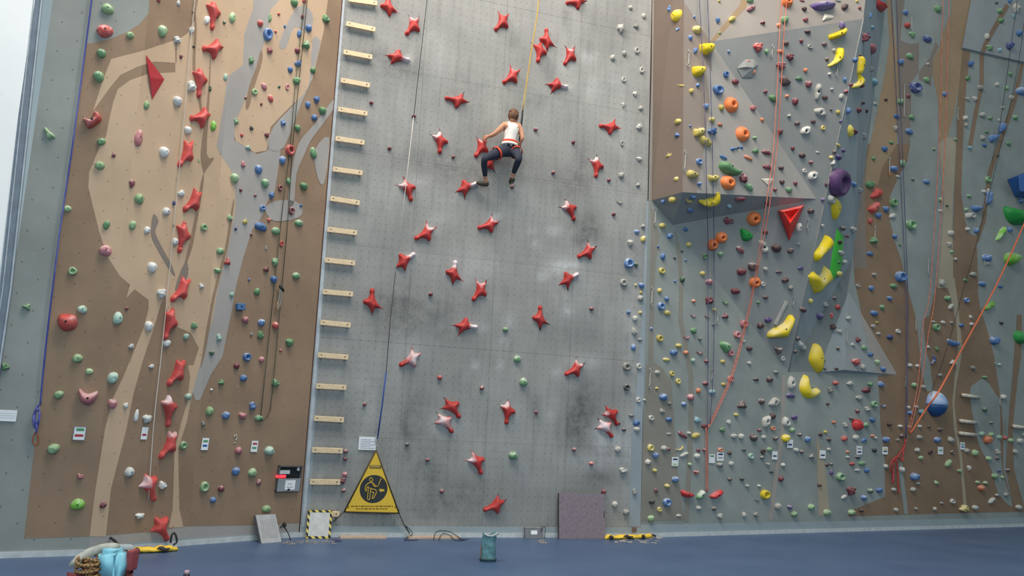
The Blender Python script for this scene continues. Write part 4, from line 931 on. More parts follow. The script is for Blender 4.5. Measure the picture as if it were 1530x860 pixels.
# prism: yellows
for nm, tl, pts, H, lab in (
    ('branch_hold', A5, '150,472 162,473 188,489 236,492 237,506 200,508 190,522 180,505 158,490', .05, 'thin forked yellow hold on the brown side of the prism'),
    ('pocket_jug_hold', A5, '332,262 350,256 395,256 408,275 405,300 385,320 358,320 336,302', .15, 'big yellow pocket jug at the upper prism edge'),
    ('pocket_jug_hold', A5, '290,392 315,388 350,392 356,415 345,442 318,450 295,438 288,412', .15, 'big yellow pocket jug below the upper prism jug'),
    ('block_hold', A5, '296,755 320,752 345,745 358,760 352,785 330,798 300,798', .1, 'squarish yellow hold stacked over a slanting yellow pinch'),
    ('slant_pinch_hold', A5, '330,795 350,790 375,810 398,840 392,856 370,852 345,842 332,820', .1, 'slanting yellow pinch under a squarish yellow hold'),
    ('lump_hold', B5, '258,185 275,170 300,182 320,195 315,215 290,223 262,212', .1, 'lumpy yellow hold above the prism underside'),
    ('cup_hold', B5, '382,190 392,205 415,200 438,208 436,228 415,243 390,236 380,215', .1, 'yellow cup hold just above the smiling yellow banana'),
    ('smile_hold', B5, '320,338 345,345 380,340 420,325 440,303 454,312 452,335 430,360 385,375 345,368 324,352', .12, 'long yellow smile-shaped hold on the prism underside edge')):
    macro(nm, tl, pts, 'y' if nm not in ('pocket_jug_hold', 'smile_hold') else 'Y', H, lab, bolt=[(0, 0)])
macro('dog_bone_hold', B5, '512,46 520,36 532,42 563,38 570,28 584,36 582,50 566,47 532,56 518,60', 'b', .05, 'blue dog-bone shaped hold on the prism face', bolt=[(0, 0)])
macro('curl_hold', B5, '444,140 462,120 488,124 512,152 545,168 572,174 562,200 525,207 480,193 450,166', 'g', .15, 'big curled green hold beside an orange volcano hold', bolt=[(-.03, .02)])
macro('leaf_hold', B5, '570,520 585,512 622,530 641,548 635,572 605,588 578,572', 'e', .1, 'glossy emerald teardrop hold under the prism', bolt=[(0, 0)])
macro('fin_hold', C5, '447,366 465,350 506,362 508,386 490,418 468,402', 'g', .11, 'green shield-like hold beside a pink ring low on grey wall', bolt=[(0, 0)])
macro('flake_hold', A5, '800,452 820,440 846,462 862,480 848,500 818,502 802,478', 'n', .1, 'dark brown shark-fin flake behind the salmon ropes', bolt=[(0, 0)])
pyramid('wedge_hold', '688,220 772,219 736,266', '735,228', [(0, 1, 3), (1, 2, 3), (2, 0, 3), (0, 2, 1)], [.035], 'w', 'cream triangular wedge hold low on the prism face', cat='climbing hold', tile=B5, mat=hold_mat('resin_cream', (226, 220, 204), .2))
pyramid('wedge_hold', '420,126 436,76 492,92 490,106', '450,100', [(0, 1, 4), (1, 2, 4), (2, 3, 4), (3, 0, 4), (0, 3, 2, 1)], [.05], 'w', 'white sharp wedge hold under the purple fin', cat='climbing hold', tile=A6, mat=hold_mat('resin_cream', (226, 220, 204), .2))
macro('fin_hold', A6, '350,32 385,18 425,10 470,18 499,34 480,52 430,66 385,60 362,46', 'u', .17, 'big dark purple fin hold at the overhang top', bolt=[(0, 0)])
pyramid('facet_volume', '550,398 562,368 600,344 652,344 676,374 655,428 640,456 580,456', '606,392 650,394', [(0, 1, 2, 8), (2, 3, 9, 8), (3, 4, 9), (4, 5, 6, 9), (6, 7, 0, 8, 9), (0, 7, 6, 5, 4, 3, 2, 1)], [.09, .09], 't', 'grey faceted plywood volume with small orange holds beside it', tile=A5, mat=M_GREY_D)
hold('oq', 1117.1, 92.9, 7.7, 7.2); hold('oo', 1125, 107.5, 7.2, 8.2)

# orange volcano holds
vv, vf = [], []
prof = [(1, 0), (.97, .22), (.8, .62), (.6, .9), (.45, 1.0), (.32, .96), (.24, .7), (.2, .35)]
for s_, z_ in prof:
    for k in range(18): a = 2*math.pi*k/18; vv.append((s_*math.cos(a), s_*math.sin(a), z_))
for i in range(len(prof)-1):
    for k in range(18): l = (k+1) % 18; vf.append((i*18+k, i*18+l, (i+1)*18+l, (i+1)*18+k))
vf.append(tuple((len(prof)-1)*18+k for k in range(18)))
vol_me = pymesh('volcano_hold', vv, vf, True); vol_me.materials.append(hold_mat('volcano_orange', (232, 128, 70), .15))
for tl, x, y, w_, h_, lab in ((A5, 515, 613, 82, 90, 'orange volcano hold beside the blue ring on the prism'), (A5, 582, 784, 80, 88, 'orange volcano hold in the middle of the prism face'), (A5, 842, 12, 64, 64, 'orange volcano hold above a green jug at the top of the overhang'),
    (B5, 497, 247, 86, 86, 'orange volcano hold under the curled green hold'), (B5, 649, 456, 82, 86, 'orange volcano hold below the prism underside'), (B5, 459, 565, 68, 68, 'upper of two touching orange volcano holds'),
    (B5, 408, 608, 62, 72, 'lower of two touching orange volcano holds'), (B5, 655, 827, 66, 68, 'orange volcano hold crossed by the salmon rope')):
    x, y, w_, h_ = tl[0]+x/tl[2], tl[1]+y/tl[2], w_/tl[2], h_/tl[2]
    f = facet_at(x, y); sx, sy = f.scale(x, y); o = new_obj('volcano_hold', vol_me)
    o.matrix_world = f.mat4(f.hit(x, y)) @ Matrix.Diagonal((w_/sx/2, h_/sy/2, .11, 1)); tag(o, lab, 'climbing hold', 'orange volcano holds')
    b = new_obj('bolt', bolt_me, flat_mat('zinc', (170, 170, 165), .4), o); b.location = (0, 0, .5); b.scale = (.16, .16, .12)
x, y = 1249.5, 271; f = facet_at(x, y); sx, sy = f.scale(x, y); vs_, fs_ = ringshape(.3, 1, 22, .03, 0)
vs_ = [(v[0]+.28*max(0, (1-math.hypot(v[0], v[1])))*1.0, v[1]-.05, v[2]) for v in vs_]
pr = pymesh('purple_ring', vs_, fs_, True); o = new_obj('ring_macro_hold', pr, hold_mat('deep_purple', (98, 66, 112), .2)); o.matrix_world = f.mat4(f.hit(x, y)) @ Matrix.Diagonal((12.3/max(sx, .45*sy), 21/sy, .2, 1))
tag(o, 'huge purple ring macro hold on the arete', 'climbing hold'); b = new_obj('bolt', bolt_me, None, o); b.location = (.25, .3, .9); b.scale = (.06, .06, .08)

# yellow bananas and other macros along the overhang and the arete
for tl, pts, H, lab in (
    (A6, '460,207 490,194 525,180 551,162 557,182 542,210 505,226 468,233', .14, 'bright yellow banana hold, uppermost on the slate overhang'),
    (A6, '514,280 534,283 539,325 528,358 495,380 462,393 455,380 490,352 502,312', .14, 'bent bright yellow banana hold below the uppermost banana'),
    (A6, '640,325 658,332 659,375 648,420 637,440 626,425 630,385 634,352', .1, 'upright yellow banana hold on the arete'),
    (A6, '626,418 642,440 656,458 651,490 622,515 595,514 600,494 628,478 634,456', .1, 'hooked yellow banana hold under the upright one on arete'),
    (A6, '585,725 598,745 598,780 586,803 573,780 573,745', .07, 'small yellow lens-shaped hold on the arete above the purple ring'),
    (B6, '486,325 514,343 524,385 511,430 492,466 479,430 476,380', .11, 'tall yellow leaf hold below the purple ring'),
    (B6, '440,552 461,562 466,600 442,642 400,680 384,706 374,690 378,652 404,618 424,580', .16, 'yellow scooped banana hold beside the green plate'),
    (PX, '1207.5,413 1211,407 1216,405.5 1221,411 1226,409.5 1229,402 1231.5,396 1236,404 1238,413 1236,421 1226,429 1217.5,438.5 1213,430 1209.5,422', .17, 'yellow two-horned hold beside the green plate foot'),
    (C5, '727,308 745,282 785,262 822,240 848,202 872,196 882,215 870,262 850,300 836,326 785,328 732,330', .17, 'big yellow boot-shaped hold low on the slate overhang'),
    (C6, '372,364 400,370 418,410 425,455 420,505 404,536 378,518 352,480 344,445 356,400', .16, 'big yellow lozenge hold above the grey seam'),
    (C6, '318,544 334,560 345,610 360,626 395,622 404,640 395,664 362,686 322,676 298,650 289,612 300,570', .13, 'yellow boomerang hold below the lozenge')):
    macro('banana_hold', tl, pts, 'Y', H, lab, bolt=[(0, 0)], sharp=.6)
plate = macro('plate_volume', B6, '508,515 530,535 549,562 542,650 530,768 500,800 470,830 454,822 470,740 488,622 500,560', 'a', .05, 'bright green tall flat plate volume on the arete', cat='volume', sm=False, sharp=.25, chalk=.05)
pl_f = facet_at(1251, 380)
for c_, x, y, w_, h_ in (('no', 529, 509, 22, 34), ('no', 511, 590, 22, 28), ('wo', 519, 654, 38, 34), ('Gs', 508, 709, 16, 18), ('wo', 538, 706, 22, 32), ('Rs', 556, 556, 22, 18), ('ye', 508, 775, 30, 40)):
    o = hold(c_, 1120+x/3.908, 210+y/3.908, w_/3.908, h_/3.908); o.location = o.location+pl_f.n*.045

# red hollow triangle volume
pyramid('hollow_triangle_volume', '165,406 322,373 232,587', '196,414 300,392 236,482 237,440', [(0, 1, 4, 3), (1, 2, 5, 4), (2, 0, 3, 5), (3, 4, 6), (4, 5, 6), (5, 3, 6), (0, 2, 1)], [.3, .3, .34, .12], 'S', 'bright red hollow triangular volume on the slate overhang', tile=B6, mat=hold_mat('volume_scarlet', (226, 52, 42), .12))
o = macro('eye_hold', B6, '245,485 262,478 270,500 262,525 248,530 240,510', 'w', .05, 'white eye-shaped hold bolted to the red triangle volume', bolt=[(0, 0)]); o.location = o.location+facet_at(1185, 338).n*.2

# white eye-shaped holds
def eye(tile, pts, lab):
    o = macro('eye_hold', tile, pts, 'w', .09, lab, dimple=[(0, 0, .045, .06)], chalk=.1)
    b = new_obj('bolt', bolt_me, None, o); b.location = (0, 0, .045); b.scale = (.03, .03, .012)
for tl, pts, lab in ((A6, '400,488 413,495 413,530 402,565 390,590 378,575 380,535 386,505', 'long white eye-shaped hold on the slate overhang'),
    (A6, '376,640 395,632 425,630 436,655 448,676 420,680 395,672 380,660', 'white lozenge eye-shaped hold below the long white one'),
    (A6, '296,762 310,745 345,736 352,758 345,780 315,787 298,782', 'white slanted eye-shaped hold lower on the slate overhang'),
    (B6, '337,208 352,185 380,178 396,190 390,215 370,233 345,230', 'white eye-shaped hold beside the prism tip'),
    (B5, '676,590 692,580 712,590 728,620 735,645 718,657 698,655 690,628', 'white pear-shaped hold left of the brown dome'),
    (C5, '732,720 750,690 770,676 798,688 795,710 775,730 755,733', 'white slanted eye-shaped hold low on the grey wall'),
    (C5, '700,800 720,788 742,783 742,812 730,845 706,856 698,830', 'white shell eye-shaped hold near the wall foot'),
    (C6, '283,360 292,346 305,362 319,385 312,404 296,398 283,382', 'white eye-shaped hold beside the arete bead'),
    (C6, '230,560 243,552 262,575 264,605 250,628 228,630 219,600', 'white eye-shaped hold just under the arete point'),
    (C6, '195,795 212,790 230,815 235,840 218,851 198,846 187,828', 'white eye-shaped hold lowest below the arete'),
    (B6, '458,325 475,315 490,335 482,365 470,373 455,355', 'white smooth egg hold overlapping the yellow leaf')):
    eye(tl, pts, lab)
# lattice of further macros
f = facet_at(1170, 455)
bar = strip('batten', f, [(1174.5, 449.5), (1157, 484.5)], .045, .05, flat_mat('grey_batten', (176, 174, 170)), None); tag(bar, 'grey wooden batten resting on the boot-shaped yellow hold', 'batten')
macro('smile_hold', D5, '212,383 228,378 248,388 284,404 270,418 240,420 218,410', 'S', .1, 'red smile hold left of the hanging rope end', bolt=[(0, 0)])
macro('smile_hold', D5, '374,412 395,394 436,378 440,392 425,412 398,428 380,424', 'S', .1, 'red smile hold right of the hanging rope end', bolt=[(0, 0)])
macro('slant_pinch_hold', D5, '298,424 308,398 330,380 344,388 336,410 318,430', 'g', .09, 'slanting green pinch left of the hanging rope end', bolt=[(0, 0)])
hold('Yq', 960+680/3.738, 630+403/3.738, 48/3.738, 52/3.738); hold('Yo', 960+795/3.738, 630+89/3.738, 42/3.738, 46/3.738)
macro('dome_hold', C6, '596,822 610,806 640,808 652,830 650,862 625,872 602,858', 'S', .12, 'glossy red dome hold with white highlight low on grey wall', chalk=.5, bolt=[(0, 0)])
macro('potato_hold', A6, '724,5 745,-4 768,10 782,40 782,62 768,72 745,52 730,30', 'S', .13, 'big red potato-shaped hold at the top of the arete', bolt=[(0, 0)])
macro('peak_hold', B6, '702,325 718,300 735,278 752,285 766,312 755,330 730,338 708,335', 's', .12, 'upper of two red peaked holds on the swirl wall', bolt=[(0, 0)])
macro('peak_hold', B6, '686,402 700,382 725,366 742,355 746,385 730,408 712,428 700,415', 's', .12, 'lower of two red peaked holds on the swirl wall', bolt=[(0, 0)])
macro('comma_hold', B7, '704,388 722,375 755,382 780,378 792,350 792,305 806,290 818,320 815,355 800,378 770,398 745,418 715,408', 'b', .13, 'blue comma-shaped hold on the far swirl wall', bolt=[(-.1, -.02)])
macro('comma_hold', A7, '808,795 830,782 858,785 868,765 865,735 885,714 898,730 892,765 870,785 855,810 825,832 810,820', 'b', .13, 'blue comma-shaped hold above the other blue comma', bolt=[(-.1, -.02)])
pyramid('block_volume', '1505,268 1545,252 1560,300 1517,294.5', '1522,262 1550,256 1550,290 1524,285', [(0, 1, 5, 4), (1, 2, 6, 5), (2, 3, 7, 6), (3, 0, 4, 7), (4, 5, 6, 7), (0, 3, 2, 1)], [.35, .35, .35, .35], 'b', 'blue block volume above the green half-dome', mat=hold_mat('volume_blue', (52, 108, 184), .1))
macro('half_dome_volume', PX, '1499,309 1515,311 1545,318 1545,338 1525,336 1513,336 1503,327', 'e', .3, 'big green half-dome volume at the end of the swirl wall', cat='volume', bolt=[(0, 0)])
macro('leaf_hold', B7, '848,585 855,560 875,520 895,500 902,520 892,545 870,575', 'v', .1, 'slanted lime leaf hold under the green half-dome', bolt=[(0, 0)])
macro('ball_hold', B7, '897,690 905,662 935,650 962,665 970,690 958,715 930,730 905,715', 'v', .24, 'lime green ball hold behind the orange rope', bolt=[(0, 0)])
macro('dome_hold', C7, '765,160 790,150 812,125 832,115 836,135 820,158 790,170', 'v', .1, 'lime dome hold behind the orange rope lower down', bolt=[(0, 0)])
macro('ball_hold', C7, '955,300 980,285 1010,305 1022,335 1010,360 980,365 958,340', 'e', .2, 'green ball hold at the end of the swirl wall', bolt=[(0, 0)])
macro('saddle_hold', C7, '564,345 575,334 592,348 612,345 630,355 628,375 600,380 575,368', 'b', .1, 'chalky blue saddle hold on the brown swirl', bolt=[(0, 0)])
macro('wedge_hold', A7, '962,528 985,508 1016,502 1040,505 1040,560 1000,556 970,548', 'b', .12, 'blue rounded wedge volume on the far swirl wall', bolt=[(0, 0)])
# blue ball with a darker lower half
f = facet_at(1399, 603); sx, sy = f.scale(1399, 603)
def ball_part(nm, z0, z1, R0, flat):
    vs = []; fs = []; K = 24; L = 9
    for i in range(L+1):
        ph = z0+(z1-z0)*i/L
        for k in range(K):
            a = 2*math.pi*k/K; vs.append((R0*math.sin(a)*math.cos(ph), R0*math.sin(ph), R0*math.cos(a)*math.cos(ph)*.9))
    for i in range(L):
        for k in range(K): l = (k+1) % K; fs.append((i*K+k, i*K+l, (i+1)*K+l, (i+1)*K+k))
    fs.append(tuple(range(K))[::-1]); fs.append(tuple(range(L*K, L*K+K)))
    return pymesh(nm, vs, fs, True)
R0 = 12.2/sx
ball = bpy.data.objects.new('ball_volume', None); COL.objects.link(ball); ball.matrix_world = f.mat4(f.hit(1396, 603)); tag(ball, 'big blue ball volume with pale chalky top and dark underside', 'volume')
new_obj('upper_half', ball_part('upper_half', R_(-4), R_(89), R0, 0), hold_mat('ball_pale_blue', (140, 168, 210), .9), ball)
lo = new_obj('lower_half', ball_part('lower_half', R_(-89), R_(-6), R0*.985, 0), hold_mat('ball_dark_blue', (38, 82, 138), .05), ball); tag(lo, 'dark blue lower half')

# wooden pegs bolted across the swirl wall
M_WOOD = flat_mat('pale_wood', (222, 200, 164), .6, var=.1, scale=14); M_WOOD2 = flat_mat('bleached_wood', (214, 206, 190), .6, scale=12)
for n, (x, y, w_) in enumerate(((1447, 591.5, 26), (1443.5, 629.5, 26), (1442.5, 647.8, 26), (1522, 637.5, 24))):
    f = facet_at(x, y); sx, sy = f.scale(x, y); L_ = w_/sx
    o = new_obj('wooden_peg', tube_mesh('peg', [(-L_/2, 0, .07), (L_/2, 0, .07)], .042, 10), M_WOOD2); o.matrix_world = f.mat4(f.hit(x, y), R_(-2))
    for s_ in (-.36, .36):
        b = new_obj('bolt', bolt_me, None, o); b.location = (s_*L_, 0, .112); b.scale = (.013, .013, .008)
    tag(o, ('pale wooden peg rung on swirl wall, top of three by the pale stripe', 'pale wooden peg rung on swirl wall, middle of three by the pale stripe', 'pale wooden peg rung on swirl wall, lowest of three by the pale stripe', 'pale wooden peg rung on the far grey end of swirl wall')[n], 'rung', 'wooden pegs on the swirl wall')

# ================================================================== LADDER RUNGS ON THE SPEED WALL
RUNGS = "521,2,563,8 517,38,560,47 513,80,555.5,88 509,122,552,130 505,165,548.5,172 501,208.5,544,215 497,254,541,260 493,297.5,537,304.5 489,343.5,533,349 485.5,389,530,394 482,436,527,440 478.5,481.5,523.5,486 475,530,520,533.5 472,576,517,578.5 469,624,513.5,626.5 466,671,511.5,672.5 463,718.5,508,719 460,765,507,766.5"
ORD = ['lowest', 'second', 'third', 'fourth', 'fifth', 'sixth', 'seventh', 'eighth', 'ninth', 'tenth', 'eleventh', 'twelfth', 'thirteenth', 'fourteenth', 'fifteenth', 'sixteenth', 'seventeenth', 'eighteenth']
rl = RUNGS.split()
rung_me = None
for i, r in enumerate(rl):
    x0, y0, x1, y1 = (float(t) for t in r.split(',')); cx, cy = (x0+x1)/2, (y0+y1)/2
    p0, p1 = f_sp.hit(x0, y0), f_sp.hit(x1, y1); L_ = (p1-p0).length; d = p1-p0
    o = bpy.data.objects.new('ladder_rung', None); COL.objects.link(o)
    o.matrix_world = f_sp.mat4(f_sp.hit(cx, cy), math.atan2(d.dot(f_sp.v), d.dot(f_sp.h)))
    if rung_me is None:
        rung_me = box_mesh('bar', -.5, .5, -.042, .042, .045, .085, .006); rung_me.materials.append(M_WOOD)
        pin_me = tube_mesh('standoff', [(0, 0, 0), (0, 0, .046)], .016, 8); pin_me.materials.append(flat_mat('pale_standoff', (206, 200, 186), .5))
    bar = new_obj('bar', rung_me, None, o); bar.scale = (L_, 1, 1)
    for s_ in (-.39, .39):
        q = new_obj('standoff', pin_me, None, o); q.location = (s_*L_, -.035, 0)
        b = new_obj('bolt', bolt_me, None, o); b.location = (s_*L_, .004, .086); b.scale = (.011, .011, .006)
    k = len(rl)-1-i
    tag(o, f"pale wooden ladder rung on speed wall, {ORD[k]} up from the floor", 'rung', 'wooden ladder rungs on the speed wall')

# ================================================================== ROPES AND HARDWARE
def rope_mat(name, a, b_):
    if name in MATS: return MATS[name]
    mt, nt, bs = base_mat(name, .8, .15); tc = N(nt, 'ShaderNodeTexCoord')
    wv = N(nt, 'ShaderNodeTexWave'); wv.inputs['Scale'].default_value = 9; wv.inputs['Distortion'].default_value = 2; nt.links.new(tc.outputs['Object'], wv.inputs[0])
    nt.links.new(mix_n(nt, wv.outputs['Fac'], srgb(*a), srgb(*b_)), bs.inputs['Base Color']); MATS[name] = mt; return mt
def strand_pts(s, off=.05):
    out = []
    for t in s.split():
        q = t.split(','); x, y = float(q[0]), float(q[1]); o_ = float(q[2]) if len(q) > 2 else off
        out.append(facet_at(x, min(max(y, -150), 796)).hit(x, y, o_))
    return out
def rope(name, strands, mat, label, rad=.007, cat='rope'):
    o = bpy.data.objects.new(name, None); COL.objects.link(o); tag(o, label, cat)
    for k, s in enumerate(strands):
        new_obj('strand', tube_mesh('strand', smooth_path(strand_pts(s), 5), rad, 6), mat, o)
    return o
RM_BLUE = rope_mat('rope_blue', (66, 74, 150), (110, 116, 176)); RM_GREEN = rope_mat('rope_dark_green', (44, 54, 46), (84, 92, 74))
RM_PURP = rope_mat('rope_purple', (72, 70, 104), (108, 104, 134)); RM_SALM = rope_mat('rope_salmon', (206, 104, 84), (222, 142, 120)); RM_ORNG = rope_mat('rope_orange', (224, 108, 72), (230, 140, 106))
RM_YEL = rope_mat('rope_ochre', (178, 144, 62), (194, 166, 88)); RM_WHITE = rope_mat('rope_white', (206, 200, 190), (226, 222, 214)); RM_DARK = rope_mat('rope_dark', (38, 38, 42), (66, 66, 70)); RM_RED = rope_mat('rope_red', (170, 46, 48), (196, 92, 92))
bro = rope('climbing_rope', ['157,-150 137,0 120,130 108,220 93,320 80,420 68,520 60,605'], RM_BLUE, 'blue-violet rope hanging down the outer panel to a knot', .010)
f = f_l1
def at1(x, y, o_=.06): return f_l1.hit(x, y, o_)
kn = [at1(*q) for q in ((58, 604), (52, 616, .07), (50, 628, .1), (54, 640, .06), (58, 628, .11), (59, 614, .06), (54, 612, .1), (52, 624, .06), (55, 638, .1), (54, 646, .06))]
new_obj('knot', tube_mesh('knot', smooth_path(kn, 5), .013, 6), RM_BLUE, bro)
new_obj('carabiner', tube_mesh('carabiner', smooth_path([at1(*q) for q in ((53, 646), (50, 652), (49, 660), (53, 664), (57, 660), (56, 650))], 5, True), .010, 6, True), flat_mat('carabiner_copper', (176, 108, 76), .35, metallic=.6), bro)
rope('cord', ['306,-150 291,0 272,210 252,420 241,530 230,630 222,745'], RM_WHITE, 'thin pale cord hanging past the red holds on tan wing', .005, 'cord')
gro = rope('climbing_rope', ['467,-150 455,0 443,110 433,222 420,330 410,425 399,530 389,627', '471,-150 459,0 448,110 437,222 430,330 421,430 413,520 405,602 401,618 396,626 389,628'], RM_GREEN, 'dark green doubled rope looped over brown left wing', .006)
lanyard = bpy.data.objects.new('belay_device', None); COL.objects.link(lanyard); lanyard.location = f_l3.hit(418, 445, .06); tag(lanyard, 'dark belay device with pale sling clipped to green rope', 'belay device')
li = Matrix.Translation(lanyard.location).inverted()
def lp(x, y, o_=.07): return li @ f_l3.hit(x, y, o_)
new_obj('sling', tube_mesh('sling', smooth_path([lp(419, 432), (lp(417, 445)), lp(415, 460), lp(418, 456), lp(420, 444), lp(420, 432)], 4, True), .009, 6, True), flat_mat('sling_grey', (150, 150, 140)), lanyard)
new_obj('device', tube_mesh('device', [lp(418, 426), lp(421, 431), lp(424, 435)], [.02, .028, .016], 8), flat_mat('device_black', (36, 40, 38), .4), lanyard)
new_obj('carabiner', tube_mesh('carabiner', smooth_path([lp(415, 452), lp(413.5, 459), lp(415, 463), lp(417, 458)], 4, True), .008, 6, True), flat_mat('carabiner_gold', (190, 150, 110), .35, metallic=.5), lanyard)
# auto-belay webbing of the first lane
aw = bpy.data.objects.new('belay_webbing', None); COL.objects.link(aw); tag(aw, 'auto-belay webbing running down speed wall to the yellow gate', 'webbing')
for nm, s, mt_, r in (('dark_webbing', '655,-150 638,0 618,175', RM_DARK, .006), ('pale_cord', '618,175 606,280 591,405', RM_WHITE, .0045), ('dark_webbing', '591,405 583,480 577,555', RM_DARK, .006), ('blue_webbing', '577,555 571,605 564,655', rope_mat('webbing_blue', (44, 72, 140), (70, 96, 164)), .013)):
    new_obj(nm, tube_mesh(nm, strand_pts(s, .13 if 'dark' not in nm else .125), r, 6), mt_, aw)
new_obj('carabiner', tube_mesh('carabiner', smooth_path([f_sp.hit(x, y, .13) for x, y in ((564, 652), (561, 657), (561.5, 664), (565, 665), (566, 658))], 5, True), .008, 6, True), flat_mat('steel', (190, 190, 186), .3, metallic=.7), aw)
crope = rope('climbing_rope', ['815,-150,.35 805,0,.35 793,82,.35 781,165,.36'], RM_YEL, 'ochre auto-belay webbing running up from the climber', .012)
new_obj('dark_end', tube_mesh('dark_end', strand_pts('781,165,.36 779.5,180,.36 777,204,.36 776,213,.34'), .02, 6), RM_DARK, crope)
rope('climbing_rope', ['1033,-150,.1 1045,0,.1 1053,164,.1 1056,296,.12', '1046,-150,.1 1057,0,.1 1063,164,.1 1066,298,.12'], RM_PURP, 'pair of thin violet rope strands over the prism face', .007)
rope('climbing_rope', ['1056,300,.2 1058,360,.1 1058,430,.1 1058,540,.1 1057,640,.08', '1066,302,.2 1067,370,.1 1067,430,.1 1066,545,.1 1061,632,.08'], RM_PURP, 'pair of thin violet rope strands under the prism', .007)
rope('climbing_rope', ['1190,-150,.1 1168,8,.1 1162,115,.1 1156,220,.1 1147,290,.1 1142,325,.36 1126,425,.22 1113,484,.1 1093,558,.08 1064,625,.06 1056,640,.06', '1198,-150,.1 1175,8,.1 1168,115,.1 1161,220,.1 1152,290,.1 1147,325,.36 1131,410,.24 1114,490,.12 1095,560,.1 1066,626,.08 1056,640,.06', '1055,638,.06 1055,690,.06 1055.5,735,.06', '1057,638,.05 1057.5,690,.05 1057,735,.06'], RM_SALM, 'salmon doubled rope crossing the overhang to a maroon jug', .008)
rope('climbing_rope', ['1325,-150,.1 1332,0,.1 1343,215,.1 1353,430,.1 1354,560,.1 1353,657,.08', '1333,-150,.1 1339,0,.1 1348,215,.1 1356,430,.1 1356,560,.1 1354,657,.08'], RM_PURP, 'pair of thin violet rope strands on the swirl wall', .008)
rope('climbing_rope', ['1353,655,.08 1350,668,.08 1341,682,.1 1336,690,.12 1335,705,.1 1335,720,.08', '1353,657,.1 1349,680,.1 1349,688,.12 1345,685,.1 1340,682,.12', '1340,681,.1 1332,690,.14 1331,700,.1 1334,708,.08 1334,722,.08', '1338,684,.12 1341,700,.1 1342,722,.08 1343,737,.08'], RM_RED, 'red rope bundle tied off low on the brown swirl', .016)
rope('climbing_rope', ['1415,-150,.1 1409,0,.1 1403,215,.1 1390,430,.1 1380,480,.1 1371,575,.1 1357,645,.08', '1424,-150,.1 1418,0,.1 1412,215,.1 1398,430,.1 1387,500,.1 1376,575,.1 1359,648,.08'], RM_SALM, 'pair of thin salmon strands beside the pale stripe', .008)
rope('climbing_rope', ['1690,-60,.9 1580,215,.5 1530,335,.35 1487,429,.2 1434,527,.15 1403,584,.62 1385,609,.4 1360,648,.1'], RM_ORNG, 'orange rope slanting over the blue ball volume', .02)
rope('climbing_rope', ['1530,-150,.1 1520,0,.1 1513,50,.1 1495,180,.1 1482,240,.1', '1548,-150,.1 1527,60,.1 1497,210,.1 1460,360,.1 1440,430,.1 1415,520,.1 1390,590,.1'], RM_DARK, 'thin dark strands slanting down the far swirl wall', .006)

M_STEEL = flat_mat('quickdraw_steel', (176, 178, 178), .35, metallic=.6, var=.2)
def quickdraw(x, y, hpx, label, orange=False):
    f = facet_at(x, y); sx, sy = f.scale(x, y); L_ = hpx/sy
    o = bpy.data.objects.new('quickdraw', None); COL.objects.link(o); o.matrix_world = f.mat4(f.hit(x, y, .03)); tag(o, label, 'quickdraw', 'quickdraws hanging from the walls')
    def oval(cy_, h_, w_): return [(w_*math.sin(a), cy_+h_*math.cos(a), .01) for a in [2*math.pi*k/10 for k in range(10)]]
    ch = min(.075, L_*.3)
    new_obj('carabiner', tube_mesh('carabiner', oval(L_/2-ch/2, ch/2, .022), .006, 5, True), M_STEEL, o)
    new_obj('carabiner', tube_mesh('carabiner', oval(-L_/2+ch/2, ch/2, .022), .006, 5, True), flat_mat('carabiner_orange', (220, 140, 50), .4) if orange else M_STEEL, o)
    new_obj('sling', box_mesh('sling', -.009, .009, -L_/2+ch*.8, L_/2-ch*.8, 0, .008), flat_mat('sling_pale', (190, 188, 180)), o)
for x, y, h_, lab, og in ((1029, 87, 27, 'steel quickdraw on the upper prism edge', 0), (1154, 76, 20, 'short quickdraw beside the salmon strands on overhang', 0), (1023.5, 240, 33, 'quickdraw on the prism corner by the underside', 0), (979, 323, 28, 'quickdraw under the prism at the speed wall edge', 0),
    (974, 442, 30, 'quickdraw on the taupe stripe halfway up', 0), (971, 565, 31, 'quickdraw on the taupe stripe lower down', 0), (1072, 474, 21, 'quickdraw right of the violet strands', 0), (1064, 560, 20, 'quickdraw between the violet strands', 0), (1207, 335, 18, 'quickdraw beside the red hollow triangle', 0),
    (1251, 105, 20, 'quickdraw on the overhang by the bent banana', 0), (1186, 450, 16, 'quickdraw above the boot-shaped hold', 0), (1362, 33, 28, 'quickdraw at the top of swirl wall', 0), (1351, 150, 50, 'long quickdraw on the taupe column', 0), (1329, 248, 28, 'quickdraw with orange carabiner above the brown swirl', 1),
    (1307, 350, 26, 'quickdraw with orange carabiner on brown swirl', 1), (1387, 398, 24, 'quickdraw beside salmon strands', 0), (1368.5, 483, 23, 'quickdraw at the tip of the grey wedge stripe', 0), (1431, 170, 20, 'quickdraw on the dark brown stripe', 0), (1353, 570, 18, 'quickdraw on violet strands low down', 0),
    (1265, 500, 26, 'quickdraw on the pyramid edge', 0), (1494, 597, 18, 'quickdraw at the edge of the brown swirl', 0), (1471, 388, 18, 'quickdraw on the far navy jug', 0)):
    quickdraw(x, y, h_, lab, og)

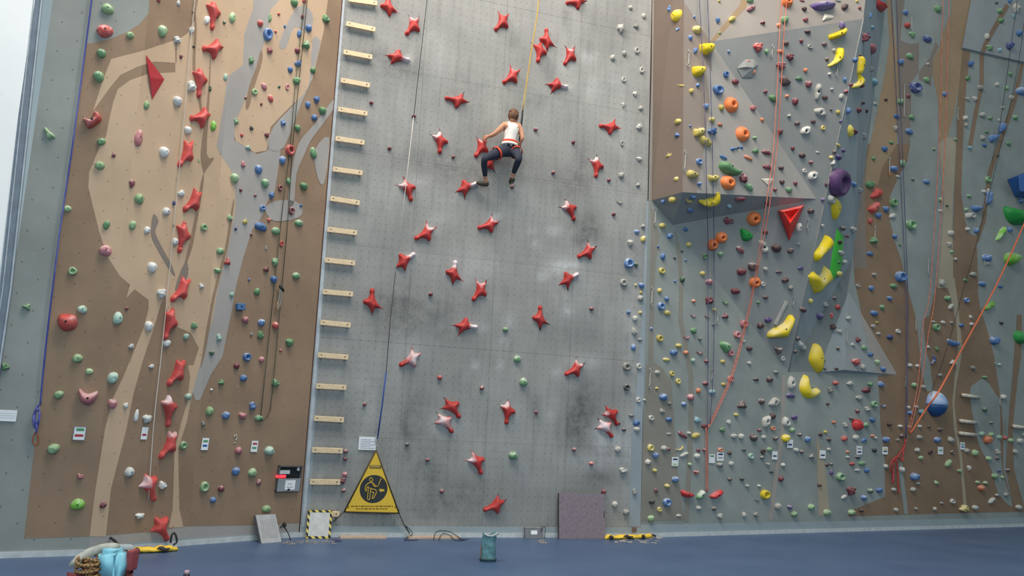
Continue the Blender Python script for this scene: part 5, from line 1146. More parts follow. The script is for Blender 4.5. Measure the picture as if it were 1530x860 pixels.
# ================================================================== CARDS, NOTES, BOX, GATE
M_PAPER = flat_mat('white_card', (232, 236, 238), .7, var=.03)
def card(x, y, w_, h_, bars, label, name='route_card', cat='sign'):
    f = facet_at(x, y); sx, sy = f.scale(x, y); W, H = w_/max(sx, 1), h_/sy
    o = bpy.data.objects.new(name, None); COL.objects.link(o); o.matrix_world = f.mat4(f.hit(x, y, .014)); tag(o, label, cat, 'route cards' if name == 'route_card' else None)
    new_obj('sheet', box_mesh('sheet', -W/2, W/2, -H/2, H/2, 0, .008), M_PAPER, o)
    for (u0, u1, v0, v1, rgb) in bars:
        new_obj('printed_bar', box_mesh('printed_bar', (u0-.5)*W, (u1-.5)*W, (v0-.5)*H, (v1-.5)*H, .008, .0095), flat_mat('print_%d_%d_%d' % rgb, rgb, .7, var=.03), o)
    return o
GR, RD, BL_, NV, LM, YW, GY = (84, 150, 104), (176, 62, 72), (48, 96, 176), (44, 56, 96), (176, 206, 150), (214, 196, 96), (150, 154, 162)
o = card(118.8, 647.1, 18.5, 20.5, [(.2, .84, .68, .88, GR), (.14, .84, .26, .44, RD), (0, .06, 0, 1, GY), (.94, 1, 0, 1, GY), (0, 1, 0, .05, GY), (0, 1, .95, 1, GY)], 'framed white route card with green and red bars on brown panel')
for x, y, w_, h_, cols, lab in ((215.6, 646.9, 9, 18.5, [(RD, .38)], 'white route card with one red bar on tan wing'), (306.2, 662.9, 10, 18, [(GR, .74), (BL_, .36)], 'white route card with green over blue bars'), (380, 666.4, 9.4, 16.5, [(RD, .74), (GR, .36)], 'white route card with red over green bars'),
    (1008.4, 689.1, 9.6, 13.2, [(NV, .76), (LM, .2)], 'white route card with navy and lime bars'), (1063.5, 684.8, 8.8, 13, [(GR, .8)], 'white route card with green bar beside the rope end'), (1076.1, 681.6, 9.8, 13, [(NV, .76), (GY, .36)], 'white route card with navy and grey bars beside the rope end'),
    (1157.4, 680, 8, 12.3, [(NV, .44)], 'white route card with navy bar by the taupe stripe'), (1180.2, 662.6, 8.4, 12.2, [(NV, .4)], 'white route card with navy bar under the yellow jug'), (1228.9, 678.4, 8.6, 12.2, [(NV, .4)], 'white route card with navy bar over the ochre stripe'),
    (1283.7, 672.3, 8, 12.8, [(GY, .7), (NV, .3)], 'white route card with grey and navy bars'), (1322.2, 672.8, 7.6, 11.2, [(YW, .7), (NV, .42)], 'white route card with yellow and navy bars'), (1405.1, 672.8, 7.6, 11.2, [(GR, .55)], 'white route card with green bar on brown swirl'), (1438, 665.8, 6.4, 10.8, [(BL_, .36), (GR, .7)], 'white route card with blue bar on the pale stripe')):
    card(x, y, w_, h_, [(.16, .84, v-.09, v+.09, c) for c, v in cols], lab)
card(11, 620.5, 28, 17, [(.06, .94, v, v+.04, (205, 208, 210)) for v in (.3, .5, .7)], 'blank white paper note taped to the outer panel', 'paper_note', 'note')
card(549, 662, 26, 19.5, [(.1, .9-.2*(k % 2), .12+k*.13, .16+k*.13, (150, 150, 172)) for k in range(6)], 'white paper note with lines of small print above the gate', 'paper_note', 'note')

# chalk question mark on the brown wing
f = f_l3
q_pts = [f.hit(x, y, .012) for x, y in ((350.2, 652.6), (351.2, 650.2), (353, 649.4), (353.8, 652), (353.4, 655), (352, 657.6))]
cm = bpy.data.objects.new('chalk_mark', None); COL.objects.link(cm); tag(cm, 'white chalk question mark above a pink jug on brown wing', 'chalk mark')
M_CHALK = flat_mat('chalk', (206, 200, 194), .9)
new_obj('stroke', tube_mesh('stroke', smooth_path(q_pts, 4), .008, 6), M_CHALK, cm)
new_obj('dot', tube_mesh('dot', [f.hit(351, 660.2, .01), f.hit(350.6, 661.8, .01)], .012, 6), M_CHALK, cm)

# timing box in the wing, with dark opening, red display and grey door
bxr = bpy.data.objects.new('timing_box', None); COL.objects.link(bxr); f = f_l3
c = f.hit(430, 714); bxr.matrix_world = f.mat4(c); tag(bxr, 'grey metal timing box with dark opening and glowing red display', 'box')
sx, sy = f.scale(430, 714); W, H = 35/sx, 39/sy
M_BOX = flat_mat('box_grey', (140, 146, 152), .5); M_DARK = flat_mat('box_dark', (34, 38, 40), .7)
bm = bmesh.new()
for (x0, x1, y0, y1) in ((-W/2, W/2, H/2-.02, H/2), (-W/2, -W/2+.02, -H/2, H/2), (W/2-.02, W/2, -H/2, H/2), (-W/2, W/2, -H/2, -H/2+.02)): add_box(bm, x0, x1, y0, y1, 0, .06)
new_obj('frame', bm_mesh('frame', bm), flat_mat('box_frame', (92, 92, 92), .5), bxr)
new_obj('recess', box_mesh('recess', -W/2+.02, W/2-.02, -.03, H/2-.02, 0, .012), M_DARK, bxr)
new_obj('door', box_mesh('door', -W/2+.01, W/2-.01, -H/2+.005, 0, .03, .065, .004), M_BOX, bxr)
new_obj('latch', box_mesh('latch', -.02, .02, -H/2+.02, -H/2+.05, .065, .075), flat_mat('latch_dark', (60, 54, 52)), bxr)
lb = new_obj('door_label', box_mesh('door_label', -W*.17, W*.25, -H*.42, -H*.06, .065, .068), M_PAPER, bxr)
for k, (u0, u1) in enumerate(((-.06, .12), (-.1, .16))): new_obj('print_line', box_mesh('print_line', W*u0, W*u1, -H*(.2+k*.12)-.006, -H*(.2+k*.12)+.006, .068, .069), flat_mat('print_grey', (160, 160, 166)), lb)
new_obj('shelf', box_mesh('shelf', -W/2+.02, -W*.02, H*.18, H*.32, .012, .05), flat_mat('shelf_pale', (190, 198, 202)), bxr)
mt, nt, bb = base_mat('red_display', .4); bb.inputs['Base Color'].default_value = srgb(220, 40, 50); bb.inputs['Emission Color'].default_value = srgb(255, 50, 60); bb.inputs['Emission Strength'].default_value = 2.2
ds = new_obj('display', box_mesh('display', -W/2-.02, -W*.18, H*.04, H*.14, .03, .06), mt, bxr); tag(ds, 'glowing red digital display')
new_obj('indicator', box_mesh('indicator', W*.33, W*.41, H*.3, H*.42, .012, .03), M_PAPER, bxr)

# yellow triangular belay gate with pictogram
gate = bpy.data.objects.new('belay_gate', None); COL.objects.link(gate); f = f_sp; gc = f.hit(556, 735, .11)
gate.matrix_world = f.mat4(gc); ginv = gate.matrix_world.inverted(); tag(gate, 'yellow triangular belay gate banner with black clip-in pictogram', 'gate sign')
def gp(x, y, o_=.11): return ginv @ f.hit(x, y, o_)
M_YEL = flat_mat('gate_yellow', (226, 188, 66), .55, var=.05, scale=4); M_BLK = flat_mat('gate_black', (52, 56, 58), .6)
tri = [gp(562, 672.5), gp(514.5, 764), gp(596, 766)]
def sheet(name, pts, th, mat, z=0.0, parent=gate):
    n = len(pts); vs = [V((p[0], p[1], z)) for p in pts]+[V((p[0], p[1], z+th)) for p in pts]
    me = pymesh(name, vs, [tuple(range(n))[::-1], tuple(range(n, 2*n))]+[(k, (k+1) % n, (k+1) % n+n, k+n) for k in range(n)])
    bm = bmesh.new(); bm.from_mesh(me); bmesh.ops.recalc_face_normals(bm, faces=bm.faces); bm.to_mesh(me); bm.free()
    return new_obj(name, me, mat, parent)
banner = sheet('banner', tri, .006, M_YEL)
for a, b2 in ((0, 1), (1, 2), (2, 0)): new_obj('hem', tube_mesh('hem', [tri[a], tri[b2]], .013, 6), flat_mat('hem_dark', (70, 58, 36)), gate)
dc = gp(558.2, 730); dr = abs((gp(578.8, 731)-gp(537.5, 729)).length)/2
new_obj('disc', pymesh('disc', [(dc.x+dr*math.cos(a), dc.y+dr*math.sin(a), .0075) for a in [2*math.pi*k/40 for k in range(40)]], [tuple(range(40))]), M_BLK, gate)
pic = bpy.data.objects.new('pictogram', None); COL.objects.link(pic); pic.parent = gate
def fig(name, s, r=.006, close=False): new_obj(name, tube_mesh(name, smooth_path([V((gp(500+float(p.split(',')[0])/6.617, 650+float(p.split(',')[1])/6.617).xy.to_3d()))+V((0, 0, .009)) for p in s.split()], 3, close), r, 5, close), M_YEL, pic)
fig('head', '345,432 360,418 375,432 372,450 358,458 346,448', .006, True)
fig('left_arm', '345,468 320,482 305,505 302,540 312,550 318,520 332,500')
fig('torso', '345,468 375,468 395,490 410,505')
fig('right_arm', '375,480 395,505 430,500')
fig('lifted_leg', '360,530 400,535 412,560 400,590 385,618 370,622 378,590 385,565 360,560')
fig('standing_leg', '335,510 330,560 325,628 345,632 350,580 356,545')
fig('rope_line', '460,425 445,460 432,495')
fig('harness', '345,520 365,528 350,545')
aw_ = [gp(500+x/6.617, 650+y/6.617) for x, y in ((435, 540), (460, 522), (460, 532), (490, 532), (490, 552), (460, 552), (460, 562))]
sheet('arrow', aw_, .003, M_YEL, .0075, gate)
lb = sheet('label_strip', [gp(500+x/6.617, 650+y/6.617) for x, y in ((343, 292), (462, 294), (462, 330), (343, 328))], .002, flat_mat('label_olive', (132, 112, 52)), .006, gate)
new_obj('print_line', box_mesh('print_line', -.5, .5, -.5, .5, 0, 1), flat_mat('print_tan', (176, 154, 96)), lb).matrix_local = Matrix.Translation((gp(500+400/6.617, 650+305/6.617).x, gp(500+400/6.617, 650+305/6.617).y, .008)) @ Matrix.Diagonal((.15, .022, .001, 1))
rnd = random.Random(5)
for row, (x0, x1, yy) in enumerate(((160, 585, 700), (210, 530, 725))):
    x = x0
    while x < x1-12:
        w_ = rnd.choice((14, 22, 30, 40)); w_ = min(w_, x1-x)
        sheet('print_mark', [gp(500+a/6.617, 650+b2/6.617) for a, b2 in ((x, yy-6), (x+w_, yy-6), (x+w_, yy+6), (x, yy+6))], .001, flat_mat('print_ochre', (128, 100, 34)), .006, gate); x += w_+7
for x in (137, 600): sheet('warning_mark', [gp(500+a/6.617, 650+b2/6.617) for a, b2 in ((x-9, 718), (x, 690), (x+9, 718))], .001, flat_mat('print_ochre', (128, 100, 34)), .006, gate)
def fl(x, y, z=0.0): return floorpt(x, y, z)
new_obj('tether', tube_mesh('tether', [gate.matrix_world @ tri[2], f_sp.hit(604, 784, .1), f_sp.hit(612, 796, .06)], .008, 6), RM_DARK, None)
tet = bpy.data.objects['tether']; tag(tet, 'black tether cord from gate corner down to the skirting', 'cord')
new_obj('tether', tube_mesh('tether', [gate.matrix_world @ tri[1], f_sp.hit(505, 772, .1), f_sp.hit(498, 779, .07)], .008, 6), RM_DARK, None)
tet = bpy.data.objects['tether.001']; tag(tet, 'black tether cord from gate corner behind the lowest rung', 'cord')

# ================================================================== THINGS ON THE MAT AT THE WALL FOOT
def footpt(x, pa, pb, off):
    """point on the mat in picture column x, off metres in front of the wall foot line pa-pb"""
    h = (pb-pa).normalized(); n = V((h.y, -h.x, 0)); n = n if n.dot(CAM-pa) > 0 else -n
    lo, hi = -3.0, 25.0
    for _ in range(50):
        m_ = (lo+hi)/2; q = pa+h*m_+n*off; q.z = 0
        if proj(q)[0] < x: lo = m_
        else: hi = m_
    return q
def leaning(name, x0, x1, wall, off, tilt, label, cat, lean=None):
    """a board standing on the mat in front of a wall; frame: x along it, y up it, z towards the room"""
    a, b2 = footpt(x0, wall[0], wall[1], off), footpt(x1, wall[0], wall[1], off); h = (b2-a).normalized(); n = V((h.y, -h.x, 0))
    if n.dot(CAM-a) < 0: n = -n
    up = (V((0, 0, 1))*math.cos(tilt)-n*math.sin(tilt)).normalized(); nn = h.cross(up)
    if nn.dot(CAM-a) < 0: nn = -nn
    o = bpy.data.objects.new(name, None); COL.objects.link(o)
    M4 = Matrix((h, up, nn)).transposed().to_4x4(); M4.translation = a; o.matrix_world = M4; tag(o, label, cat)
    return o, (b2-a).length
WC = (S1b, S2b); WL = (F2b, S1b)
o, W = leaning('start_pad', 391, 421, WL, .36, R_(34), 'light grey ribbed start pad leaning on the brown wing', 'pad')
new_obj('slab', box_mesh('slab', 0, W, 0, .46, -.04, 0, .005), flat_mat('pad_grey', (166, 168, 170), .6), o)
new_obj('edge', box_mesh('edge', -.012, 0, 0, .46, -.05, .0), flat_mat('pad_edge', (96, 98, 102)), o)
for k in range(9): 
    r = new_obj('rib', box_mesh('rib', 0, .012, 0, .3-.0*k, 0, .004), flat_mat('pad_rib', (150, 152, 154)), o); r.location = (.03+k*(W-.06)/9, .08, 0); r.rotation_euler = (0, 0, R_(-6)); 
o, W = leaning('start_pad', 456.5, 493.5, WC, .2, R_(6), 'white start pad with yellow and black hazard border', 'pad')
new_obj('slab', box_mesh('slab', 0, W, 0, .43, -.04, 0, .004), flat_mat('pad_white', (206, 208, 204), .6), o)
mh, nt, bh = base_mat('hazard_tape', .5); tc = N(nt, 'ShaderNodeTexCoord'); sp_ = N(nt, 'ShaderNodeSeparateXYZ'); nt.links.new(tc.outputs['Object'], sp_.inputs[0])
stp = math_n(nt, 'GREATER_THAN', math_n(nt, 'FRACT', math_n(nt, 'MULTIPLY', math_n(nt, 'ADD', sp_.outputs[0], sp_.outputs[1]), 9.5)), .5)
nt.links.new(mix_n(nt, stp, srgb(228, 206, 110), srgb(42, 42, 44)), bh.inputs['Base Color'])
for x0, x1, y0, y1 in ((0, W, .395, .43), (0, W, 0, .035), (0, .035, 0, .43), (W-.035, W, 0, .43)): new_obj('hazard_strip', box_mesh('hazard_strip', x0, x1, y0, y1, 0, .003), mh, o)
o, W = leaning('carpet_board', 835.5, 905, WC, .22, R_(4.5), 'square mauve-grey carpeted board leaning on speed wall', 'board')
mcp, nt, bc_ = base_mat('carpet', .95, .05); tc = N(nt, 'ShaderNodeTexCoord'); v_ = N(nt, 'ShaderNodeTexVoronoi'); v_.inputs['Scale'].default_value = 60; nt.links.new(tc.outputs['Object'], v_.inputs['Vector'])
nt.links.new(mix_n(nt, v_.outputs['Distance'], srgb(150, 138, 146), srgb(112, 104, 112)), bc_.inputs['Base Color'])
new_obj('carpet_face', box_mesh('carpet_face', 0, W, 0, .765, -.012, 0, .003), mcp, o)
new_obj('backing', box_mesh('backing', -.004, W, 0, .765, -.05, -.012), flat_mat('board_dark', (58, 54, 54)), o)
new_obj('handle_slot', box_mesh('handle_slot', W-.03, W-.015, .36, .47, 0, .002), flat_mat('slot_dark', (50, 46, 50)), o)
o, W = leaning('control_box', 785, 812, WC, .2, R_(10), 'small grey control box with white label and cable', 'box')
new_obj('case', box_mesh('case', 0, W, 0, .19, -.07, 0, .006), flat_mat('case_grey', (118, 120, 124), .5), o)
new_obj('rim', box_mesh('rim', -.004, W+.004, .178, .194, -.07, .004), flat_mat('case_edge', (150, 152, 154)), o)
new_obj('label_plate', box_mesh('label_plate', W*.32, W*.66, .07, .135, 0, .003), M_PAPER, o)
new_obj('cable', tube_mesh('cable', smooth_path([(W*.85, .12, .01), (W*.95, .2, .03), (W*1.08, .17, .04), (W*1.02, .06, .05), (W*1.0, -.005, .06)], 5), .006, 6), RM_DARK, o)
# timber strips on the mat
for (x0, y0, x1, y1, lab) in ((508, 806, 578, 805.5, 'flat pale timber strip lying under the yellow gate'), (610, 808.2, 688, 807.6, 'flat pale timber strip lying beside tangled cables')):
    a, b2 = footpt(x0, *WC, .24), footpt(x1, *WC, .24); h = (b2-a); L_ = h.length; h.normalize(); n = V((h.y, -h.x, 0)); M4 = Matrix((h, -n, V((0, 0, 1)))).transposed().to_4x4(); M4.translation = a
    o = new_obj('timber_strip', box_mesh('timber_strip', 0, L_, 0, .16, .0, .035, .004), flat_mat('strip_wood', (196, 172, 152), .7, scale=20)); o.matrix_world = M4; tag(o, lab, 'timber strip')
# tangled cables
def cable(name, pts, label, mat=None, r=.006):
    o = new_obj(name, tube_mesh(name, smooth_path([V(p) for p in pts], 6), r, 6), mat or RM_DARK); tag(o, label, 'cable')
sk = lambda x, y, o_: f_sp.hit(x, y, o_)
cable('cable', [sk(612, 796, .1), sk(607, 786, .12), sk(612, 790, .16), sk(616, 798, .12), fl(604, 806, .01), fl(625, 806, .01)], 'dark knotted cable below the gate corner')
cable('cable', [fl(648, 806, .01), sk(650, 797, .12), sk(655, 793, .14), sk(668, 793, .12), sk(678, 797, .12), fl(690, 805, .012), fl(700, 804.6, .012)], 'dark looping cable behind the timber strip')
cable('cable', [fl(655, 806.5, .012), sk(661, 797, .16), sk(672, 799, .14), fl(680, 806.4, .012), fl(695, 806, .012), fl(685, 804.5, .02)], 'second dark looping cable behind the timber strip')
cable('cable', [fl(434, 806.2, .008), f_l3.hit(430, 795, .14), f_l3.hit(423, 786, .14), f_l3.hit(419, 788, .12), f_l3.hit(424, 781, .1)], 'dark cable with plug beside the grey start pad', None, .009)
plug = new_obj('plug', tube_mesh('plug', [f_l3.hit(424, 780, .1), f_l3.hit(425.5, 784, .12), f_l3.hit(424.5, 788, .12)], [.02, .03, .018], 8), flat_mat('plug_black', (40, 34, 34), .5)); tag(plug, 'black plug dangling beside the grey start pad', 'plug')
cable('cable', [fl(497, 806, .01), fl(503, 805.6, .02), fl(510, 807, .012), fl(500, 808, .01)], 'violet cable scrap beside the hazard pad', RM_PURP, .01)
# chalk and tape crumbs swept on the mat
for (x0, x1, y0, y1, n_, lab, rgb) in ((422, 500, 808, 813, 46, 'pale rope fibres and chalk crumbs swept below the hazard pad', (150, 146, 142)), (804, 816, 806, 812, 16, 'brown crumbs by the small control box', (150, 124, 96)), (916, 985, 803, 811, 40, 'chalk and tape crumbs in front of the yellow folded gate', (180, 170, 160))):
    bm = bmesh.new(); rr = random.Random(int(x0))
    for _ in range(n_):
        p = fl(rr.uniform(x0, x1), rr.uniform(y0, y1)); s_ = rr.uniform(.008, .03)
        M4 = Matrix.Translation(p+V((0, 0, .004))) @ Matrix.Rotation(rr.uniform(0, 3.1), 4, 'Z') @ Matrix.Diagonal((s_*rr.uniform(1, 3.5), s_*.5, .007, 1))
        bmesh.ops.create_icosphere(bm, subdivisions=1, radius=1, matrix=M4)
    o = new_obj('floor_crumbs', bm_mesh('floor_crumbs', bm), flat_mat('crumbs_%d' % rgb[0], rgb, .9, var=.3, scale=40)); tag(o, lab, 'crumbs', kind='stuff')

# teal chalk bag
cb = bpy.data.objects.new('chalk_bag', None); COL.objects.link(cb); cb.location = fl(729, 838); tag(cb, 'crumpled teal chalk bucket bag standing on the blue mat', 'bag')
sc = (fl(740, 838)-fl(718, 838)).length
vs, fs = [], []; K, L = 20, 10
for i in range(L+1):
    t = i/L
    for k in range(K):
        a = 2*math.pi*k/K; r = sc*.5*(1-.06*t+.05*math.sin(t*14+math.cos(a)*2)*t+.05*math.sin(3*a+i*.8)*t)
        zt = .36*t+(.035*math.sin(2*a+.6) if i == L else 0)
        vs.append((r*math.cos(a), r*math.sin(a)*.85, zt))
for i in range(L):
    for k in range(K): l = (k+1) % K; fs.append((i*K+k, i*K+l, (i+1)*K+l, (i+1)*K+k))
fs.append(tuple(range(K))[::-1])
for k in range(K): vs.append((vs[L*K+k][0]*.7, vs[L*K+k][1]*.7, .25))
for k in range(K): l = (k+1) % K; fs.append((L*K+k, L*K+l, (L+1)*K+l, (L+1)*K+k))
fs.append(tuple(range((L+1)*K, (L+2)*K)))
new_obj('body', pymesh('body', vs, fs, True), flat_mat('bag_teal', (92, 134, 142), .8, var=.35, scale=14), cb)
new_obj('base_band', tube_mesh('base_band', [(sc*.5*math.cos(a), sc*.425*math.sin(a), .03) for a in [2*math.pi*k/20 for k in range(20)]], .018, 6, True), flat_mat('bag_base', (54, 74, 82), .8), cb)
new_obj('drawstring', tube_mesh('drawstring', smooth_path([(-sc*.3, -sc*.3, .37), (-sc*.05, -sc*.42, .345), (sc*.3, -sc*.34, .35), (sc*.55, -sc*.2, .375), (sc*.6, -sc*.1, .36)], 5), .012, 6), flat_mat('bag_cord', (176, 178, 182)), cb)
new_obj('side_strap', box_mesh('side_strap', -sc*.53, -sc*.48, -.03, .03, .02, .2, .004), flat_mat('strap_brown', (150, 104, 70)), cb)

# folded yellow gates lying at the wall foot
def folded(x0, y0, x1, y1, label, seed):
    a, b2 = fl(x0, y0), fl(x1, y1); h = b2-a; L_ = h.length; h.normalize(); n = V((h.y, -h.x, 0)); n = n if n.dot(CAM-a) > 0 else -n
    o = bpy.data.objects.new('folded_gate', None); COL.objects.link(o); M4 = Matrix((h, -n, V((0, 0, 1)))).transposed().to_4x4(); M4.translation = a; o.matrix_world = M4; tag(o, label, 'gate banner')
    vs, fs = [], []; nx, K = 26, 8
    for i in range(nx+1):
        t = i/nx; w2 = .10*(math.sin(math.pi*min(1, max(0, t*1.02)))**.35)*(1+.25*noise.noise(V((t*5, seed, 0)))); hh = .028*(1+.8*noise.noise(V((t*7, seed, 3))))+.02
        if i in (0, nx): w2, hh = .03, .02
        for k in range(K):
            a_ = 2*math.pi*k/K; vs.append((t*L_, .1+w2*math.cos(a_), max(.002, hh*.75+hh*.75*math.sin(a_)+.008*noise.noise(V((t*16, k, seed))))))
    for i in range(nx):
        for k in range(K): l = (k+1) % K; fs.append((i*K+k, i*K+l, (i+1)*K+l, (i+1)*K+k))
    fs += [tuple(range(K))[::-1], tuple(range(nx*K, nx*K+K))]
    new_obj('fabric', pymesh('fabric', vs, fs, True), flat_mat('folded_yellow', (236, 198, 72), .6, var=.15, scale=6), o)
    for t0, t1 in (((.12, .2), (.55, .8)) if seed == 1 else ((.02, .1), (.32, .5), (.7, .76))):
        pts = [(L_*(t0+(t1-t0)*k/6), -.005+.02*math.sin(k*1.3+seed), .05+.015*math.sin(k*1.1)) for k in range(7)]
        new_obj('dark_print', tube_mesh('dark_print', pts, [.008, .02, .026, .022, .026, .02, .008], 7), flat_mat('folded_dark', (74, 68, 66), .7), o)
    return o, L_
o, L_ = folded(192, 828, 268, 824, 'folded yellow belay gate lying at the foot of the tan wing', 1)
new_obj('black_strap', tube_mesh('black_strap', smooth_path([(0, .1, .04), (-.08, .12, .08), (-.16, .15, .16), (-.22, .16, .2)], 4), .016, 6), RM_DARK, o)
new_obj('black_strap', tube_mesh('black_strap', smooth_path([(L_*.85, .14, .1), (L_*.86, .15, .2), (L_*.92, .16, .22), (L_*.97, .12, .12), (L_*.9, .1, .08)], 4), .014, 6), RM_DARK, o)
o, L_ = folded(909, 806.5, 980, 804.5, 'folded yellow belay gate lying beside the carpeted board', 2)
new_obj('black_strap', tube_mesh('black_strap', smooth_path([(L_*.94, .1, .05), (L_*1.02, .1, .05), (L_*1.06, .08, .03)], 4), .02, 6), RM_DARK, o)
new_obj('buckle', box_mesh('buckle', L_*.6, L_*.66, .1, .16, .1, .19, .006), flat_mat('buckle_brown', (120, 96, 84)), o)

# open rucksack with rope and blue jacket in front
def sackp(x, y, z): return floorpt(x, y, z)
sk_ = bpy.data.objects.new('rucksack', None); COL.objects.link(sk_); base = floorpt(146, 884); sk_.location = base; tag(sk_, 'open maroon and grey rucksack standing on the mat', 'bag')
vs, fs = [], []; K, L = 20, 6
for i in range(L+1):
    t = i/L
    for k in range(K):
        a = 2*math.pi*k/K; c_, s_ = math.cos(a), math.sin(a); e = .55
        r = .29*(1+.03*math.sin(4*a+i)); vs.append((r*math.copysign(abs(c_)**e, c_), .55*r*math.copysign(abs(s_)**e, s_), .17*t+(.03*math.sin(a*2) if i == L else 0)))
for i in range(L):
    for k in range(K): l = (k+1) % K; fs.append((i*K+k, i*K+l, (i+1)*K+l, (i+1)*K+k))
fs.append(tuple(range(K))[::-1])
for k in range(K): vs.append((vs[L*K+k][0]*.85, vs[L*K+k][1]*.82, .09))
for k in range(K): l = (k+1) % K; fs.append((L*K+k, L*K+l, (L+1)*K+l, (L+1)*K+k))
fs.append(tuple(range((L+1)*K, (L+2)*K)))
new_obj('body', pymesh('body', vs, fs, True), flat_mat('sack_maroon', (112, 54, 58), .8), sk_)
_fl = new_obj('flap', inflate('flap', smooth2([(-.33, -.06), (-.24, .1), (-.05, .17), (.1, .15), (.06, .08), (-.1, .06), (-.22, -.04)], 3), .03, .5), flat_mat('sack_grey', (170, 172, 164), .8, var=.25), sk_); _fl.location = (.02, -.02, .33); _fl.rotation_euler = (R_(48), R_(-6), 0)
new_obj('flap', inflate('flap', smooth2([(.02, .06), (.08, .17), (.24, .19), (.26, .13), (.12, .1)], 3), .03, .5), flat_mat('sack_lining', (160, 168, 174), .8), sk_).location = (-.04, .0, .41)
new_obj('side_panel', box_mesh('side_panel', .22, .29, .02, .16, .2, .4, .02), flat_mat('sack_red', (150, 74, 78), .8), sk_)
rc = []
for k in range(110): a = k*.55; r = .1+.035*math.sin(k*.37); rc.append((-.09+r*math.cos(a)*1.1, -.05+r*math.sin(a)*.8, .12+.02*math.sin(k*.9)+.0019*k))
rp = new_obj('rope_coil', tube_mesh('rope_coil', smooth_path([base+V(p) for p in rc], 2), .014, 6), rope_mat('rope_tan', (176, 140, 96), (112, 88, 62))); tag(rp, 'tan rope coil heaped in the open rucksack', 'rope')
bm = bmesh.new(); add_box(bm, .03, .25, -.13, .09, .1, .42); bmesh.ops.bevel(bm, geom=bm.edges[:], offset=.05, segments=3, affect='EDGES'); bmesh.ops.subdivide_edges(bm, edges=bm.edges[:], cuts=1)
for v_ in bm.verts: v_.co += V((noise.noise(v_.co*9), noise.noise(v_.co*9+V((5, 0, 0))), noise.noise(v_.co*9+V((0, 5, 0)))))*.025; v_.co.x -= (v_.co.z-.1)*.12
jk = new_obj('jacket', bm_mesh('jacket', bm, True), flat_mat('jacket_blue', (140, 206, 226), .7, var=.14, scale=7)); jk.location = base; tag(jk, 'light blue stuffed jacket in the open rucksack', 'jacket')
# a pink and dark bottle just in front
bt = bpy.data.objects.new('water_bottle', None); COL.objects.link(bt); bt.location = floorpt(276, 881); tag(bt, 'dark water bottle with pale pink cap on the mat', 'bottle')
def lathe(name, prof, seg=14):
    vs = [(r*math.cos(2*math.pi*k/seg), r*math.sin(2*math.pi*k/seg), z) for r, z in prof for k in range(seg)]
    fs = [(i*seg+k, i*seg+(k+1) % seg, (i+1)*seg+(k+1) % seg, (i+1)*seg+k) for i in range(len(prof)-1) for k in range(seg)]
    fs += [tuple(range(seg))[::-1], tuple(range((len(prof)-1)*seg, len(prof)*seg))]
    return pymesh(name, vs, fs, True)
new_obj('body', lathe('body', [(.034, 0), (.037, .02), (.037, .13), (.03, .155), (.02, .165)]), flat_mat('bottle_dark', (58, 50, 62), .3), bt)
new_obj('cap', lathe('cap', [(.022, .16), (.024, .165), (.024, .185), (.02, .192)]), flat_mat('cap_pink', (206, 170, 176), .5), bt)
# ================================================================== THE CLIMBER
def cp(x, y, o_): return f_sp.hit(x, y, o_)
J = {}   # joint -> (position, radius)
def jt(n, x, y, o_, r): J[n] = (cp(x, y, o_), r)
jt('pelvis', 760.5, 224, .40, .118); jt('waist', 762, 211, .40, .092); jt('chest', 763.5, 198, .40, .112); jt('upper', 764.8, 190, .39, .085); jt('neck', 766, 184, .40, .046); jt('skull', 766.8, 178, .41, .06)
jt('shoulder_l', 753.5, 187, .38, .058); jt('upperarm_l', 746, 194, .35, .046); jt('elbow_l', 738.5, 200.5, .30, .038); jt('forearm_l', 733.5, 202.6, .24, .036); jt('wrist_l', 729.5, 204, .20, .024)
jt('shoulder_r', 775.3, 188.5, .40, .056); jt('upperarm_r', 778.8, 198, .42, .044); jt('elbow_r', 780.6, 206.5, .44, .037); jt('forearm_r', 779.5, 209.5, .42, .034); jt('wrist_r', 777.8, 212.2, .385, .024)
jt('hip_l', 751.5, 225.5, .40, .100); jt('thigh_l', 737, 231, .46, .085); jt('knee_l', 723.5, 237, .50, .058); jt('calf_l', 723.6, 249, .40, .055); jt('ankle_l', 725.4, 267, .24, .034); jt('heel_l', 727, 274.5, .20, .036); jt('ball_l', 719, 274.2, .15, .036); jt('toe_l', 713.5, 272.6, .12, .024)
jt('hip_r', 769.5, 226, .40, .098); jt('thigh_r', 773.8, 231, .52, .082); jt('knee_r', 775.5, 237.5, .62, .058); jt('calf_r', 771.5, 247, .47, .055); jt('ankle_r', 766.3, 261.5, .30, .034); jt('heel_r', 765.4, 268, .27, .036); jt('ball_r', 763.6, 271.5, .18, .036); jt('toe_r', 763.2, 272.6, .12, .024)
EDG = [('pelvis', 'waist'), ('waist', 'chest'), ('chest', 'upper'), ('upper', 'neck'), ('neck', 'skull'), ('upper', 'shoulder_l'), ('shoulder_l', 'upperarm_l'), ('upperarm_l', 'elbow_l'), ('elbow_l', 'forearm_l'), ('forearm_l', 'wrist_l'),
       ('upper', 'shoulder_r'), ('shoulder_r', 'upperarm_r'), ('upperarm_r', 'elbow_r'), ('elbow_r', 'forearm_r'), ('forearm_r', 'wrist_r'), ('pelvis', 'hip_l'), ('hip_l', 'thigh_l'), ('thigh_l', 'knee_l'), ('knee_l', 'calf_l'), ('calf_l', 'ankle_l'), ('ankle_l', 'heel_l'), ('heel_l', 'ball_l'), ('ball_l', 'toe_l'),
       ('pelvis', 'hip_r'), ('hip_r', 'thigh_r'), ('thigh_r', 'knee_r'), ('knee_r', 'calf_r'), ('calf_r', 'ankle_r'), ('ankle_r', 'heel_r'), ('heel_r', 'ball_r'), ('ball_r', 'toe_r')]
